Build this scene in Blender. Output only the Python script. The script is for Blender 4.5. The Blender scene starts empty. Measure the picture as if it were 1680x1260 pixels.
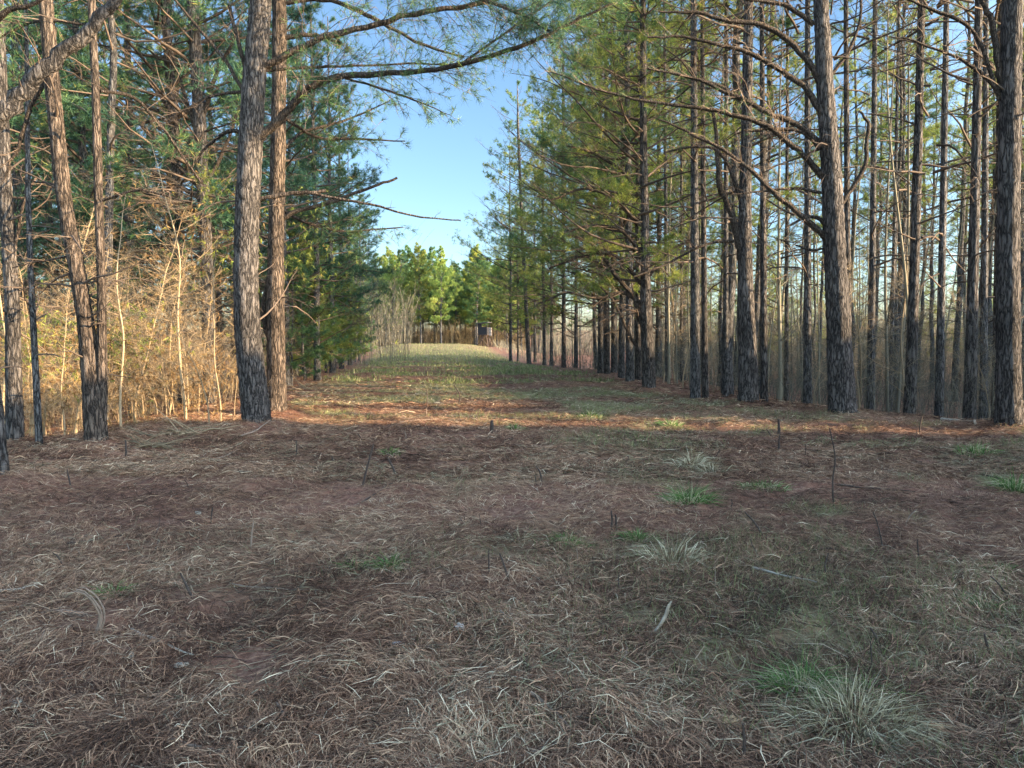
import bpy, math
import numpy as np
from math import radians, sin, cos, pi, tan
S = bpy.context.scene
COL = S.collection
R0 = np.random.default_rng

# ------------------------------------------------------------------ camera model
F = 1269.0; PITCH = math.atan((630-565)/F); CAMZ = 1.55
def at(px, py, Y):
    u = (px-840)/F; v = (py-630)/F
    dy = cos(PITCH) - v*sin(PITCH); dz = -sin(PITCH) - v*cos(PITCH)
    t = Y/dy
    return np.array([u*t, Y, CAMZ + dz*t])
def mpp(Y): return Y/F            # metres covered by one photo pixel at depth Y

# ------------------------------------------------------------------ noise and terrain
_rt = R0(5).random((256, 256))
def vnoise(x, y, s, ox=0.0):
    x = np.asarray(x, float)/s+ox+1000; y = np.asarray(y, float)/s+ox*1.7+1000
    xi = np.floor(x).astype(int); yi = np.floor(y).astype(int)
    fx = x-xi; fy = y-yi; fx = fx*fx*(3-2*fx); fy = fy*fy*(3-2*fy)
    a = _rt[xi & 255, yi & 255]; b = _rt[(xi+1) & 255, yi & 255]
    c = _rt[xi & 255, (yi+1) & 255]; d = _rt[(xi+1) & 255, (yi+1) & 255]
    return (a*(1-fx)+b*fx)*(1-fy)+(c*(1-fx)+d*fx)*fy
def fbm(x, y, s, ox=0.0, o=3):
    r = 0; a = 1; t = 0
    for i in range(o):
        r = r + a*vnoise(x, y, s/2**i, ox+i*7.3); t += a; a *= .55
    return r/t
def sm(t):
    t = np.clip(t, 0, 1); return t*t*(3-2*t)
SUN_EL = 12.5; SUN_AZ = 103.0      # azimuth measured clockwise from the view direction
def XR(y): return np.interp(y, [0, 12, 17, 22, 34, 55, 120, 200], [9.5, 7.6, 5.4, 4.1, 4.0, 1.3, -4.0, -8])
def XL(y): return np.interp(y, [0, 10, 15, 40, 100, 130], [-7, -5.6, -5.4, -9.0, -18, -21])
def terrain(x, y, micro=True):
    x = np.asarray(x, float); y = np.asarray(y, float)
    z = np.interp(y, [-40, 0, 12, 22, 35, 55, 80, 100, 130, 200, 700], [0, 0, .22, .2, .28, .40, .92, 1.60, 1.40, 2.6, 16])
    dr = x-XR(y)-.4; dl = XL(y)-x-.2
    near = sm((y-6)/6)
    z = z - 1.15*sm(dr/9)*near - .75*sm(dl/5)*near - 1.2*sm((dl-4)/25)
    cc = np.abs(x-(XL(y)+XR(y))*.5)/np.maximum(3, (XR(y)-XL(y))*.5)
    z = z - .45*sm((cc-.35)/.8)*sm((y-30)/40)
    z = z + .12*(fbm(x, y, 6, 3)-.5)*np.clip(y/15, .25, 1)
    # unseen bank added right of the view, shaped to set the shade and sun streak
    ta = tan(radians(SUN_AZ-90))
    line = .78*np.maximum(y, 0)+11
    s = x-line
    yl = y+ta*(x-0)
    xs = np.interp(yl, [-60, 11.6, 12.8, 13.1, 13.9, 14.7, 17, 22, 30, 50, 58, 63, 70], [-15, -11, 3, 9, 9, -3.6, -5.2, -6.6, -7.5, -10, -11, 60, 400])
    hb = np.maximum(0, (line+9-xs)*tan(radians(SUN_EL)))
    z = z + (hb*sm(s/9)+.25*hb*sm((s-9)/60))*(y < 140)
    for (mx_, my_, mr_) in MOUNDS:
        z = z + .13*np.exp(-((x-mx_)**2+(y-my_)**2)/mr_**2)
    if micro:
        f = np.clip(1.4-np.abs(y)/30, .25, 1)
        z = z + f*(.11*(fbm(x, y, .9, 11)-.5) + .075*(fbm(x, y, .28, 17)-.5) + .02*(vnoise(x, y, .08, 4)-.5))
    return z
def gz(x, y): return float(terrain(x, y))
MOUNDS = [(float(at(px, 600, Y)[0]), Y, r_) for px, Y, r_ in ((421, 12.6, .55), (453, 14.6, .5), (162, 10.2, .6), (24, 10.8, .5), (2, 7.6, .5), (1382, 14.2, .6), (1657, 12.1, .55), (1228, 17.2, .5), (1065, 22, .5))]
def greenness(x, y):
    "how grassy the ground is, 0..1"
    a = fbm(x, y, 2.2, 21); b = fbm(x, y, .7, 31)
    near = sm((fbm(x, y, 1.6, 44)*.6+b*.4-.445)*6)*np.interp(x, [-3, 0, 2, 6], [.18, .4, .85, .7])*np.interp(y, [2, 4, 7, 11], [.45, .7, 1, .8])
    c = np.abs(x-(XL(y)*.5+XR(y)*.5)); half = np.maximum(2.5, (XR(y)-XL(y))*.5)
    far = sm((a*.6+b*.4-np.interp(y, [12, 45, 62], [.40, .40, .18]))*4.5)*sm((1.05-c/half)*3.0)
    w = sm((y-12.5)/3)
    return near*(1-w)+far*w*np.interp(y, [12, 16, 60, 100], [.8, 1, 1, .8])

# ------------------------------------------------------------------ mesh building
class Geo:
    def __init__(s): s.V = []; s.F = []; s.n = 0; s.T = []
    def add(s, V, Fc, tone=0.5):
        V = np.asarray(V, np.float32).reshape(-1, 3)
        s.V.append(V); s.F.append(np.asarray(Fc, np.int64)+s.n); s.n += len(V)
        s.T.append(np.broadcast_to(np.asarray(tone, np.float32), (len(V),)).copy())
    def mesh(s, name, mats, off=None, smooth=True):
        me = bpy.data.meshes.new(name)
        if s.n == 0: return me
        V = np.concatenate(s.V)
        if off is not None: V = V-np.asarray(off, np.float32)
        tot = np.concatenate([np.full(len(f), f.shape[1]) for f in s.F])
        lv = np.concatenate([f.ravel() for f in s.F])
        me.vertices.add(len(V)); me.vertices.foreach_set('co', V.astype(np.float32).ravel())
        me.loops.add(len(lv)); me.loops.foreach_set('vertex_index', lv.astype(np.int32))
        me.polygons.add(len(tot))
        me.polygons.foreach_set('loop_start', np.concatenate([[0], np.cumsum(tot)[:-1]]).astype(np.int32))
        me.polygons.foreach_set('loop_total', tot.astype(np.int32))
        me.polygons.foreach_set('use_smooth', np.full(len(tot), smooth))
        a = me.attributes.new('tone', 'FLOAT', 'POINT'); a.data.foreach_set('value', np.concatenate(s.T))
        me.update(calc_edges=True)
        for m in (mats if isinstance(mats, (list, tuple)) else [mats]): me.materials.append(m)
        return me
def unit(v): return v/(np.linalg.norm(v, axis=-1, keepdims=True)+1e-9)
def tube(g, P, r, n=8, tone=.5, cap=True, rough=0, rng=None):
    P = np.asarray(P, float); r = np.asarray(r, float); k = len(P)
    T = unit(np.gradient(P, axis=0))
    ref = np.array([.13, .98, .1]) if abs(T[0][1]) < .8 else np.array([.98, .1, .1])
    A = unit(np.cross(T, ref)); B = np.cross(T, A)
    th = np.linspace(0, 2*pi, n, endpoint=False)
    rr = np.repeat(r[:, None], n, 1)
    if rough: rr = rr*(1+rough*(rng.random((k, n))-.5)*2)
    V = P[:, None]+rr[..., None]*(np.cos(th)[None, :, None]*A[:, None]+np.sin(th)[None, :, None]*B[:, None])
    i = np.arange(k-1)[:, None]*n; j = np.arange(n)[None]; j2 = (j+1) % n
    Fq = np.stack([i+j, i+j2, i+n+j2, i+n+j], -1).reshape(-1, 4)
    g.add(V.reshape(-1, 3), Fq, tone)
    if cap:
        c = np.concatenate([V[-1], P[-1:]+T[-1:]*r[-1]*.3]); jj = np.arange(n)
        g.add(c, np.stack([jj, (jj+1) % n, np.full(n, n)], -1), tone)
def spl(P, m=4):
    P = np.asarray(P, float); Q = np.vstack([2*P[0]-P[1], P, 2*P[-1]-P[-2]]); out = []
    for i in range(1, len(Q)-2):
        for t in np.linspace(0, 1, m, endpoint=False):
            out.append(.5*((2*Q[i])+(-Q[i-1]+Q[i+1])*t+(2*Q[i-1]-5*Q[i]+4*Q[i+1]-Q[i+2])*t*t+(-Q[i-1]+3*Q[i]-3*Q[i+1]+Q[i+2])*t**3))
    out.append(Q[-2]); return np.array(out)
def twigs(g, A, M, B, r0, r1, tone=.5):
    "many three-sided twigs at once, bent at M"
    A = np.asarray(A, float).reshape(-1, 3); M = np.asarray(M, float).reshape(-1, 3); B = np.asarray(B, float).reshape(-1, 3); N = len(A)
    if N == 0: return
    r0 = np.broadcast_to(r0, (N,)); r1 = np.broadcast_to(r1, (N,))
    T = unit(B-A); U = unit(np.cross(T, np.array([.31, .2, .93]))); W = np.cross(T, U)
    V = np.zeros((N, 3, 3, 3))
    for k, (P, r) in enumerate(((A, r0), (M, (r0+r1)/2), (B, r1))):
        for q in range(3):
            a = q*2*pi/3
            V[:, k, q] = P+r[:, None]*(cos(a)*U+sin(a)*W)
    b = np.arange(N)[:, None]*9
    f = np.array([[k*3+q, k*3+(q+1) % 3, k*3+3+(q+1) % 3, k*3+3+q] for k in range(2) for q in range(3)])
    Fq = (b[:, :, None]+f[None]).reshape(-1, 4)
    tn = np.repeat(np.broadcast_to(tone, (N,)), 9)
    g.add(V.reshape(-1, 3), Fq, tn)
def tufts(g, rng, P, D, nb, L, w, spread=.8, tone=None, droop=.12):
    "needle tufts: nb thin tapered needles radiate forward round D"
    P = np.asarray(P, float).reshape(-1, 3); D = unit(np.asarray(D, float).reshape(-1, 3)); N = len(P)
    if N == 0: return
    d = unit(D[:, None]+spread*rng.normal(size=(N, nb, 3)))
    d[..., 2] -= droop*rng.random((N, nb)); d = unit(d)
    Ls = L*rng.uniform(.7, 1.15, (N, nb, 1))
    side = unit(np.cross(d, rng.normal(size=(N, nb, 3))))
    st = P[:, None]-D[:, None]*L*.25*rng.random((N, nb, 1))
    V = np.stack([st-side*w/2, st+side*w/2, st+d*Ls], 2)
    tn = rng.random(N) if tone is None else np.broadcast_to(tone, (N,))
    tn = np.clip(np.repeat(tn, nb)+rng.normal(size=N*nb)*.12, 0, 1)
    g.add(V.reshape(-1, 3), np.arange(N*nb*3).reshape(-1, 3), np.repeat(tn, 3))

# ------------------------------------------------------------------ materials
def mat(name):
    m = bpy.data.materials.new(name); m.use_nodes = True
    nt = m.node_tree; b = nt.nodes['Principled BSDF']
    return m, nt, b
def N(nt, t, **k):
    n = nt.nodes.new(t)
    for a, v in k.items(): setattr(n, a, v)
    return n
def ramp(nt, fac, stops):
    r = N(nt, 'ShaderNodeValToRGB'); cr = r.color_ramp
    while len(cr.elements) < len(stops): cr.elements.new(.5)
    for e, (p, c) in zip(cr.elements, stops): e.position = p; e.color = (*c, 1)
    nt.links.new(fac, r.inputs[0]); return r
def bark_mat(name, dark, light, plate=1.0, moss=0.0):
    m, nt, b = mat(name); L = nt.links.new
    tc = N(nt, 'ShaderNodeTexCoord'); mp = N(nt, 'ShaderNodeMapping'); mp.inputs['Scale'].default_value = (17*plate, 17*plate, 3.4*plate)
    oi = N(nt, 'ShaderNodeObjectInfo'); ad = N(nt, 'ShaderNodeVectorMath', operation='ADD')
    L(tc.outputs['Object'], ad.inputs[0]); L(oi.outputs['Random'], ad.inputs[1]); L(ad.outputs[0], mp.inputs[0])
    ns = N(nt, 'ShaderNodeTexNoise'); ns.inputs['Scale'].default_value = 1.2; ns.inputs['Detail'].default_value = 5
    L(mp.outputs[0], ns.inputs[0])
    mx = N(nt, 'ShaderNodeVectorMath', operation='MULTIPLY_ADD'); mx.inputs[1].default_value = (2.0, 2.0, 2.0)
    L(ns.outputs['Color'], mx.inputs[0]); L(mp.outputs[0], mx.inputs[2])
    vo = N(nt, 'ShaderNodeTexVoronoi', feature='DISTANCE_TO_EDGE'); vo.inputs['Scale'].default_value = 1.0
    L(mx.outputs[0], vo.inputs[0])
    n2 = N(nt, 'ShaderNodeTexNoise'); n2.inputs['Scale'].default_value = 2.6; n2.inputs['Detail'].default_value = 7; n2.inputs['Roughness'].default_value = .7
    L(mp.outputs[0], n2.inputs[0])
    n3 = N(nt, 'ShaderNodeTexNoise'); n3.inputs['Scale'].default_value = .9; n3.inputs['Detail'].default_value = 3
    L(tc.outputs['Object'], n3.inputs[0])
    h = ramp(nt, vo.outputs['Distance'], [(0, (.0, .0, .0)), (.22, (.5, .5, .5)), (.6, (.9, .9, .9))])
    mu = N(nt, 'ShaderNodeMix', data_type='FLOAT'); mu.inputs[0].default_value = .52
    L(h.outputs[0], mu.inputs[2]); L(n2.outputs['Fac'], mu.inputs[3])
    c = ramp(nt, mu.outputs[0], [(.28, dark), (.47, tuple((a+b_)/2 for a, b_ in zip(dark, light))), (.72, light)])
    hs = N(nt, 'ShaderNodeHueSaturation'); L(c.outputs[0], hs.inputs['Color'])
    mr = N(nt, 'ShaderNodeMapRange'); mr.inputs[1].default_value = .3; mr.inputs[2].default_value = .7; mr.inputs[3].default_value = .6; mr.inputs[4].default_value = 1.5
    L(n3.outputs['Fac'], mr.inputs[0]); L(mr.outputs[0], hs.inputs['Value'])
    L(hs.outputs[0], b.inputs['Base Color'])
    bp = N(nt, 'ShaderNodeBump'); bp.inputs['Strength'].default_value = 1.0; bp.inputs['Distance'].default_value = .08
    L(mu.outputs[0], bp.inputs['Height']); L(bp.outputs[0], b.inputs['Normal'])
    b.inputs['Roughness'].default_value = .9; b.inputs['Specular IOR Level'].default_value = .2
    return m
def tone_mat(name, stops, rough=.7, transl=0.0, objvar=.25, spec=.25):
    m, nt, b = mat(name); L = nt.links.new
    at_ = N(nt, 'ShaderNodeAttribute', attribute_name='tone')
    c = ramp(nt, at_.outputs['Fac'], stops)
    hs = N(nt, 'ShaderNodeHueSaturation'); L(c.outputs[0], hs.inputs['Color'])
    if objvar:
        oi = N(nt, 'ShaderNodeObjectInfo'); mr = N(nt, 'ShaderNodeMapRange'); mr.inputs[3].default_value = 1-objvar; mr.inputs[4].default_value = 1+objvar
        L(oi.outputs['Random'], mr.inputs[0]); L(mr.outputs[0], hs.inputs['Value'])
    L(hs.outputs[0], b.inputs['Base Color']); b.inputs['Roughness'].default_value = rough; b.inputs['Specular IOR Level'].default_value = spec
    if transl:
        t = N(nt, 'ShaderNodeBsdfTranslucent'); L(hs.outputs[0], t.inputs[0])
        mx = N(nt, 'ShaderNodeMixShader'); mx.inputs[0].default_value = transl
        L(b.outputs[0], mx.inputs[1]); L(t.outputs[0], mx.inputs[2]); L(mx.outputs[0], nt.nodes['Material Output'].inputs['Surface'])
    return m
def plain(name, c, rough=.8):
    m, nt, b = mat(name); L = nt.links.new
    ns = N(nt, 'ShaderNodeTexNoise'); ns.inputs['Scale'].default_value = 14; ns.inputs['Detail'].default_value = 6
    tc = N(nt, 'ShaderNodeTexCoord'); L(tc.outputs['Object'], ns.inputs[0])
    r = ramp(nt, ns.outputs['Fac'], [(.3, tuple(v*.65 for v in c)), (.7, tuple(min(1, v*1.3) for v in c))])
    L(r.outputs[0], b.inputs['Base Color']); b.inputs['Roughness'].default_value = rough
    return m
BARK = bark_mat('pine bark', (.022, .021, .022), (.195, .180, .175))
BARK2 = bark_mat('grey pine bark', (.03, .031, .034), (.235, .232, .238), 1.25)
BARKW = bark_mat('brown pine bark', (.025, .021, .019), (.22, .175, .145))
LIMB = bark_mat('limb bark', (.03, .025, .022), (.17, .14, .12), 2.4)
DEADL = tone_mat('dead twig', [(0, (.045, .036, .032)), (1, (.21, .16, .125))], .9, objvar=.2)
PALE = tone_mat('pale sapling bark', [(0, (.13, .10, .065)), (1, (.40, .31, .20))], .85, objvar=.2)
GREYT = tone_mat('grey brush twig', [(0, (.055, .055, .048)), (.7, (.16, .155, .125)), (1, (.30, .275, .20))], .9, objvar=.2)
NEED = tone_mat('pine needles', [(0, (.04, .10, .055)), (.45, (.095, .20, .085)), (.75, (.22, .32, .085)), (1, (.40, .36, .11))], .55, .4)
NEEDY = tone_mat('yellow green pine needles', [(0, (.08, .14, .045)), (.45, (.22, .29, .07)), (.85, (.40, .42, .10)), (1, (.48, .36, .13))], .55, .45)
NEEDF = tone_mat('light pine needles', [(0, (.09, .17, .06)), (.5, (.24, .34, .09)), (1, (.45, .44, .14))], .55, .45)  # lighter, yellower needles for far trees: front sunlight put into the colour
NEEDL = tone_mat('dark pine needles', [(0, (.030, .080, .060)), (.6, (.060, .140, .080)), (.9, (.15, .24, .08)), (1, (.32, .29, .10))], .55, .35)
LITTER = tone_mat('fallen pine needles', [(0, (.035, .018, .012)), (.28, (.14, .072, .045)), (.54, (.35, .205, .130)), (.8, (.54, .38, .245)), (1, (.76, .63, .45))], .75, objvar=0)
STRAW = tone_mat('dry straw grass', [(0, (.13, .11, .065)), (.5, (.33, .285, .18)), (1, (.66, .60, .43))], .7, .25, objvar=.1)
GRASS = tone_mat('green grass', [(0, (.11, .13, .06)), (.4, (.19, .25, .095)), (.7, (.34, .36, .17)), (1, (.58, .50, .30))], .6, .35, objvar=.12)
FARB = tone_mat('far undergrowth', [(0, (.07, .055, .04)), (.6, (.20, .15, .09)), (1, (.42, .34, .18))], .85, .2)
TUFT = tone_mat('tuft grass', [(0, (.05, .10, .035)), (.5, (.12, .24, .065)), (.8, (.24, .34, .12)), (1, (.58, .54, .36))], .6, .35, objvar=.12)
RUSTL = tone_mat('rusty leaves', [(0, (.12, .07, .035)), (.6, (.27, .17, .08)), (1, (.40, .30, .14))], .8, .35, objvar=.2)
STICK = plain('weathered stick', (.24, .18, .14)); DARKSTEM = plain('dark dead stem', (.05, .036, .03))
BONE = plain('bleached wood', (.36, .32, .26)); CHIP = plain('fresh wood chip', (.52, .36, .20))
BLINDM = plain('dark painted board', (.014, .015, .02)); POSTM = plain('treated post', (.07, .045, .035)); ROOFM = plain('dark roofing', (.05, .05, .055)); PALEB = plain('pale board', (.55, .50, .45))
def ground_mat():
    m, nt, b = mat('forest floor'); L = nt.links.new
    tc = N(nt, 'ShaderNodeTexCoord')
    a = N(nt, 'ShaderNodeAttribute', attribute_name='tone')
    def nz(s, d=6, r=.6):
        n = N(nt, 'ShaderNodeTexNoise'); n.inputs['Scale'].default_value = s; n.inputs['Detail'].default_value = d; n.inputs['Roughness'].default_value = r
        L(tc.outputs['Object'], n.inputs[0]); return n
    n1 = nz(1.1); n2 = nz(22, 8, .7); n3 = nz(5, 6)
    c1 = ramp(nt, n2.outputs['Fac'], [(.3, (.07, .035, .026)), (.5, (.19, .10, .072)), (.7, (.36, .22, .16))])
    c2 = ramp(nt, n2.outputs['Fac'], [(.3, (.17, .08, .055)), (.7, (.36, .18, .125))])
    cg = ramp(nt, n2.outputs['Fac'], [(.3, (.08, .10, .045)), (.55, (.20, .22, .10)), (.75, (.42, .38, .20))])
    m1 = N(nt, 'ShaderNodeMix', data_type='RGBA'); f1 = ramp(nt, n3.outputs['Fac'], [(.5, (0, 0, 0)), (.62, (1, 1, 1))])
    L(f1.outputs[0], m1.inputs[0]); L(c1.outputs[0], m1.inputs[6]); L(c2.outputs[0], m1.inputs[7])
    m2 = N(nt, 'ShaderNodeMix', data_type='RGBA')
    am = N(nt, 'ShaderNodeMath', operation='MULTIPLY'); am.inputs[1].default_value = .65; L(a.outputs['Fac'], am.inputs[0]); L(am.outputs[0], m2.inputs[0]); L(m1.outputs[2], m2.inputs[6]); L(cg.outputs[0], m2.inputs[7])
    L(m2.outputs[2], b.inputs['Base Color']); b.inputs['Roughness'].default_value = .95; b.inputs['Specular IOR Level'].default_value = .15
    bp = N(nt, 'ShaderNodeBump'); bp.inputs['Strength'].default_value = .8; bp.inputs['Distance'].default_value = .03
    L(n2.outputs['Fac'], bp.inputs['Height']); L(bp.outputs[0], b.inputs['Normal'])
    return m
GROUND = ground_mat()

# ------------------------------------------------------------------ object helpers
def empty(name, loc, label, cat, group=None, rz=0, scale=1.0):
    o = bpy.data.objects.new(name, None); COL.objects.link(o); o.empty_display_size = .3
    o.location = [float(v) for v in loc]; o.rotation_euler = (0, 0, rz); o.scale = (scale,)*3
    o['label'] = label; o['category'] = cat
    if group: o['group'] = group
    return o
def part(name, me, parent=None):
    o = bpy.data.objects.new(name, me); COL.objects.link(o)
    if parent is not None: o.parent = parent
    return o
def tag(o, label=None, cat=None, group=None, kind=None):
    if label: o['label'] = label
    if cat: o['category'] = cat
    if group: o['group'] = group
    if kind: o['kind'] = kind
    return o

# ------------------------------------------------------------------ the ground
def sheet():
    xs = np.unique(np.round(np.concatenate([np.arange(-10, 10, .075), np.arange(-22, 22, .3), np.arange(-70, 70, 1.), np.arange(-200, 200, 6), np.arange(-800, 801, 60)]), 3))
    ys = np.unique(np.round(np.concatenate([np.arange(1.5, 14, .075), np.arange(14, 32, .22), np.arange(32, 64, .5), np.arange(-30, 1.5, .8), np.arange(64, 170, 1.2), np.arange(170, 900, 30), np.arange(-600, -30, 60)]), 3))
    X, Y = np.meshgrid(xs, ys); Z = terrain(X, Y)
    V = np.stack([X, Y, Z], -1).reshape(-1, 3); nx = len(xs); ny = len(ys)
    i = np.arange(ny-1)[:, None]*nx+np.arange(nx-1)[None]
    g = Geo(); g.add(V, np.stack([i, i+1, i+nx+1, i+nx], -1).reshape(-1, 4), greenness(X, Y).ravel())
    tag(part('ground', g.mesh('ground', GROUND)), kind='structure')
sheet()

def scatter(rng, n, y0, y1, xpad=1.5, pw=1.0, lim=None):
    "points over the ground, thinning with distance"
    u = rng.random(n)
    Y = (y0**(1-pw)+(y1**(1-pw)-y0**(1-pw))*u)**(1/(1-pw)) if pw != 1 else y0*(y1/y0)**u
    hw = .68*Y+xpad; X = rng.uniform(-1, 1, n)*hw
    if lim is not None:
        k = lim(X, Y); X, Y = X[k], Y[k]
    return X, Y
def strips(g, rng, X, Y, L, w, lift, tone, ang, curl=.25, pitch=.0):
    "curved flat strips lying on the ground: two quads each"
    n = len(X); bend = rng.normal(size=n)*curl
    def pt(s):
        a = ang+bend*s
        return X+np.cos(a)*L*s*.5, Y+np.sin(a)*L*s*.5
    up = np.abs(rng.normal(size=n))*lift; tip = rng.normal(size=n)*pitch
    V = np.zeros((n, 6, 3))
    for k, s in enumerate((-1., 0., 1.)):
        px, py = pt(s); z = terrain(px, py)+.004+up+(tip*s*L*.5)+(.012 if s == 0 else 0)*rng.random(n)*2
        a = ang+bend*s*2; nx, ny = -np.sin(a), np.cos(a); ww = w*(1 if s == 0 else .55)/2
        roll = rng.normal(size=n)*.5
        V[:, k*2] = np.stack([px-nx*ww, py-ny*ww, z-roll*ww], -1); V[:, k*2+1] = np.stack([px+nx*ww, py+ny*ww, z+roll*ww], -1)
    b = np.arange(n)[:, None]*6
    Fq = (b[:, :, None]+np.array([[0, 1, 3, 2], [2, 3, 5, 4]])[None]).reshape(-1, 4)
    g.add(V.reshape(-1, 3), Fq, np.repeat(tone, 6))
def litter():
    rng = R0(101); g = Geo()
    for n, y0, y1, pw, L, w in ((270000, 2.2, 9, 1.15, .125, .0022), (170000, 8, 17, 1.3, .17, .0042), (70000, 16, 45, 1.6, .2, .010)):
        X, Y = scatter(rng, n, y0, y1, 1.0, pw, lambda x, y: fbm(x, y, .55, 61)+.28*rng.random(len(x))-np.where(y > 16, .5, .2)*greenness(x, y) > .41)
        a = 2.2*pi*fbm(X, Y, 1.1, 71, 2)+rng.normal(size=len(X))*.75+(rng.random(len(X)) < .25)*rng.uniform(0, pi, len(X))
        tn = np.clip(fbm(X, Y, 1.3, 81)*.55+fbm(X, Y, .3, 85)*.35+rng.normal(size=len(X))*.22-.12+(rng.random(len(X)) < .03)*.4, 0, 1)
        strips(g, rng, X, Y, L*rng.uniform(.5, 1.4, len(X)), w*rng.uniform(.5, 1.7, len(X)), .02, tn, a, .17, .08)
    tag(part('pine_needle_litter', g.mesh('pine_needle_litter', LITTER, smooth=False)), 'reddish brown carpet of fallen pine needles over the foreground clearing', 'pine needles', kind='stuff')
    # dry grass stems lying and leaning
    g = Geo(); rng = R0(102)
    for n, y0, y1, pw, L, w in ((30000, 2.2, 9, 1.1, .15, .0026), (46000, 8, 18, 1.3, .18, .005), (60000, 16, 60, 1.5, .22, .013)):
        X, Y = scatter(rng, n, y0, y1, 1.0, pw, lambda x, y: greenness(x, y)+.5*fbm(x, y, .5, 91)*rng.random(len(x)) > .30)
        a = 2*pi*fbm(X, Y, .8, 95, 2)+rng.normal(size=len(X))*.9
        tn = np.clip(.15+.5*fbm(X, Y, .6, 99)+rng.normal(size=len(X))*.2, 0, 1)
        strips(g, rng, X, Y, L*rng.uniform(.4, 1.5, len(X)), w*rng.uniform(.6, 1.5, len(X)), .02, tn, a, .5, .22)
    tag(part('dry_grass', g.mesh('dry_grass', STRAW, smooth=False)), 'pale matted dry grass in the worn patches of the clearing', 'dry grass', kind='stuff')
    # short green grass
    g = Geo(); rng = R0(103)
    for n, y0, y1, pw, L, w in ((110000, 2.4, 11, 1.1, .08, .0034), (110000, 10, 30, 1.2, .085, .009), (130000, 26, 125, 1.1, .15, .035)):
        X, Y = scatter(rng, n, y0, y1, 1.0, pw, lambda x, y: (greenness(x, y) > .22+.65*rng.random(len(x))) & (x < XR(y)+2) & (x > XL(y)-2))
        n_ = len(X); Z = terrain(X, Y); a = rng.uniform(0, 2*pi, n_); ll = L*rng.uniform(.5, 1.6, n_); ww = w*rng.uniform(.6, 1.4, n_)
        d = np.stack([rng.normal(size=n_)*.6, rng.normal(size=n_)*.6, np.ones(n_)], -1); d = unit(d)
        P = np.stack([X, Y, Z], -1); sd = np.stack([np.cos(a), np.sin(a), 0*a], -1)
        V = np.stack([P-sd*ww[:, None]/2, P+sd*ww[:, None]/2, P+d*ll[:, None]], 1)
        tn = np.clip(.15+.55*fbm(X, Y, .9, 111)+rng.normal(size=n_)*.2, 0, 1)
        g.add(V.reshape(-1, 3), np.arange(n_*3).reshape(-1, 3), np.repeat(tn, 3))
    tag(part('short_grass', g.mesh('short_grass', GRASS, smooth=False)), 'short green grass growing thinly along the middle of the clearing', 'grass', kind='stuff')
litter()
def debris():
    rng = R0(109); g = Geo()
    for n, y0, y1, L, r in ((2600, 2.3, 9, .13, .0022), (1500, 8, 18, .2, .0038)):
        X, Y = scatter(rng, n, y0, y1, 1., 1.2); a = rng.uniform(0, 2*pi, n); l = L*rng.uniform(.3, 2.2, n)
        P = np.stack([X, Y, terrain(X, Y)+.012+.02*rng.random(n)], -1); X2 = X+np.cos(a)*l; Y2 = Y+np.sin(a)*l
        E = np.stack([X2, Y2, terrain(X2, Y2)+.01+np.where(rng.random(n) < .12, .07, .025)*rng.random(n)], -1)
        M = (P+E)/2+rng.normal(size=(n, 3))*l[:, None]*.06; M[:, 2] = np.maximum(M[:, 2], terrain(M[:, 0], M[:, 1])+.008)
        twigs(g, P, M, E, r*rng.uniform(.5, 1.8, n), r*.6, np.clip(rng.normal(.3, .3, n), 0, 1))
    tag(part('twig_debris', g.mesh('twig_debris', tone_mat('twig debris', [(0, (.04, .025, .02)), (.6, (.20, .13, .09)), (1, (.55, .45, .33))], .8, objvar=0))), 'small broken twigs strewn through the needles', 'twigs', kind='stuff')
debris()

# ------------------------------------------------------------------ tree growing
def crooked(rng, a, d, L, n=6, wob=.12, bend=(0, 0, 0)):
    P = [np.array(a, float)]; d = unit(np.array(d, float)); st = L/n
    for i in range(n):
        d = unit(d+rng.normal(size=3)*wob+np.array(bend)/n); P.append(P[-1]+d*st)
    return np.array(P)
def sub_twigs(g, rng, path, t0, n, L, r, up=.1, out=None, tone=(.2, .9), split=2, flat=.35):
    "side twigs along a path; each carries smaller twigs. out gathers tips for needles"
    m = len(path)-1; T = unit(np.gradient(path, axis=0))
    t = t0+(1-t0)*rng.random(n)**.85; f = t*m; i = np.minimum(f.astype(int), m-1); fr = (f-i)[:, None]
    P = path[i]*(1-fr)+path[i+1]*fr; D = T[i]
    side = np.cross(D, np.array([0, 0, 1.]))+1e-6; side = unit(side)*np.where(rng.random(n) < .5, -1, 1)[:, None]
    d = unit(D*rng.uniform(.3, .95, (n, 1))+side*rng.uniform(.5, 1.1, (n, 1))+np.array([0, 0, 1.])*rng.normal(up, flat, (n, 1)))
    LL = L*(1-.65*t)[:, None]*rng.uniform(.45, 1.25, (n, 1))
    M = P+d*LL*.5+rng.normal(size=(n, 3))*LL*.06; d2 = unit(d+rng.normal(size=(n, 3))*.28+np.array([0, 0, up*.6]))
    E = M+d2*LL*.5; tn = rng.uniform(*tone, n); rr = r*(1-.5*t)
    twigs(g, P, M, E, rr, rr*.35, tn)
    if out is not None: out.append((E, d2)); out.append((M, d))
    lv = [(P, M, E, LL)]
    for s in range(split):
        u = rng.uniform(.3, .95, (n, 1)); Q = P*(1-u)+E*u+(M-(P+E)/2)*(1-np.abs(2*u-1))
        dd = unit(d2+rng.normal(size=(n, 3))*.65); l2 = LL*rng.uniform(.25, .6, (n, 1))
        M2 = Q+dd*l2*.5+rng.normal(size=(n, 3))*l2*.07; E2 = Q+dd*l2+rng.normal(size=(n, 3))*l2*.12
        twigs(g, Q, M2, E2, rr*.55, rr*.22, tn)
        if out is not None: out.append((E2, dd)); out.append((M2, dd))

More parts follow.
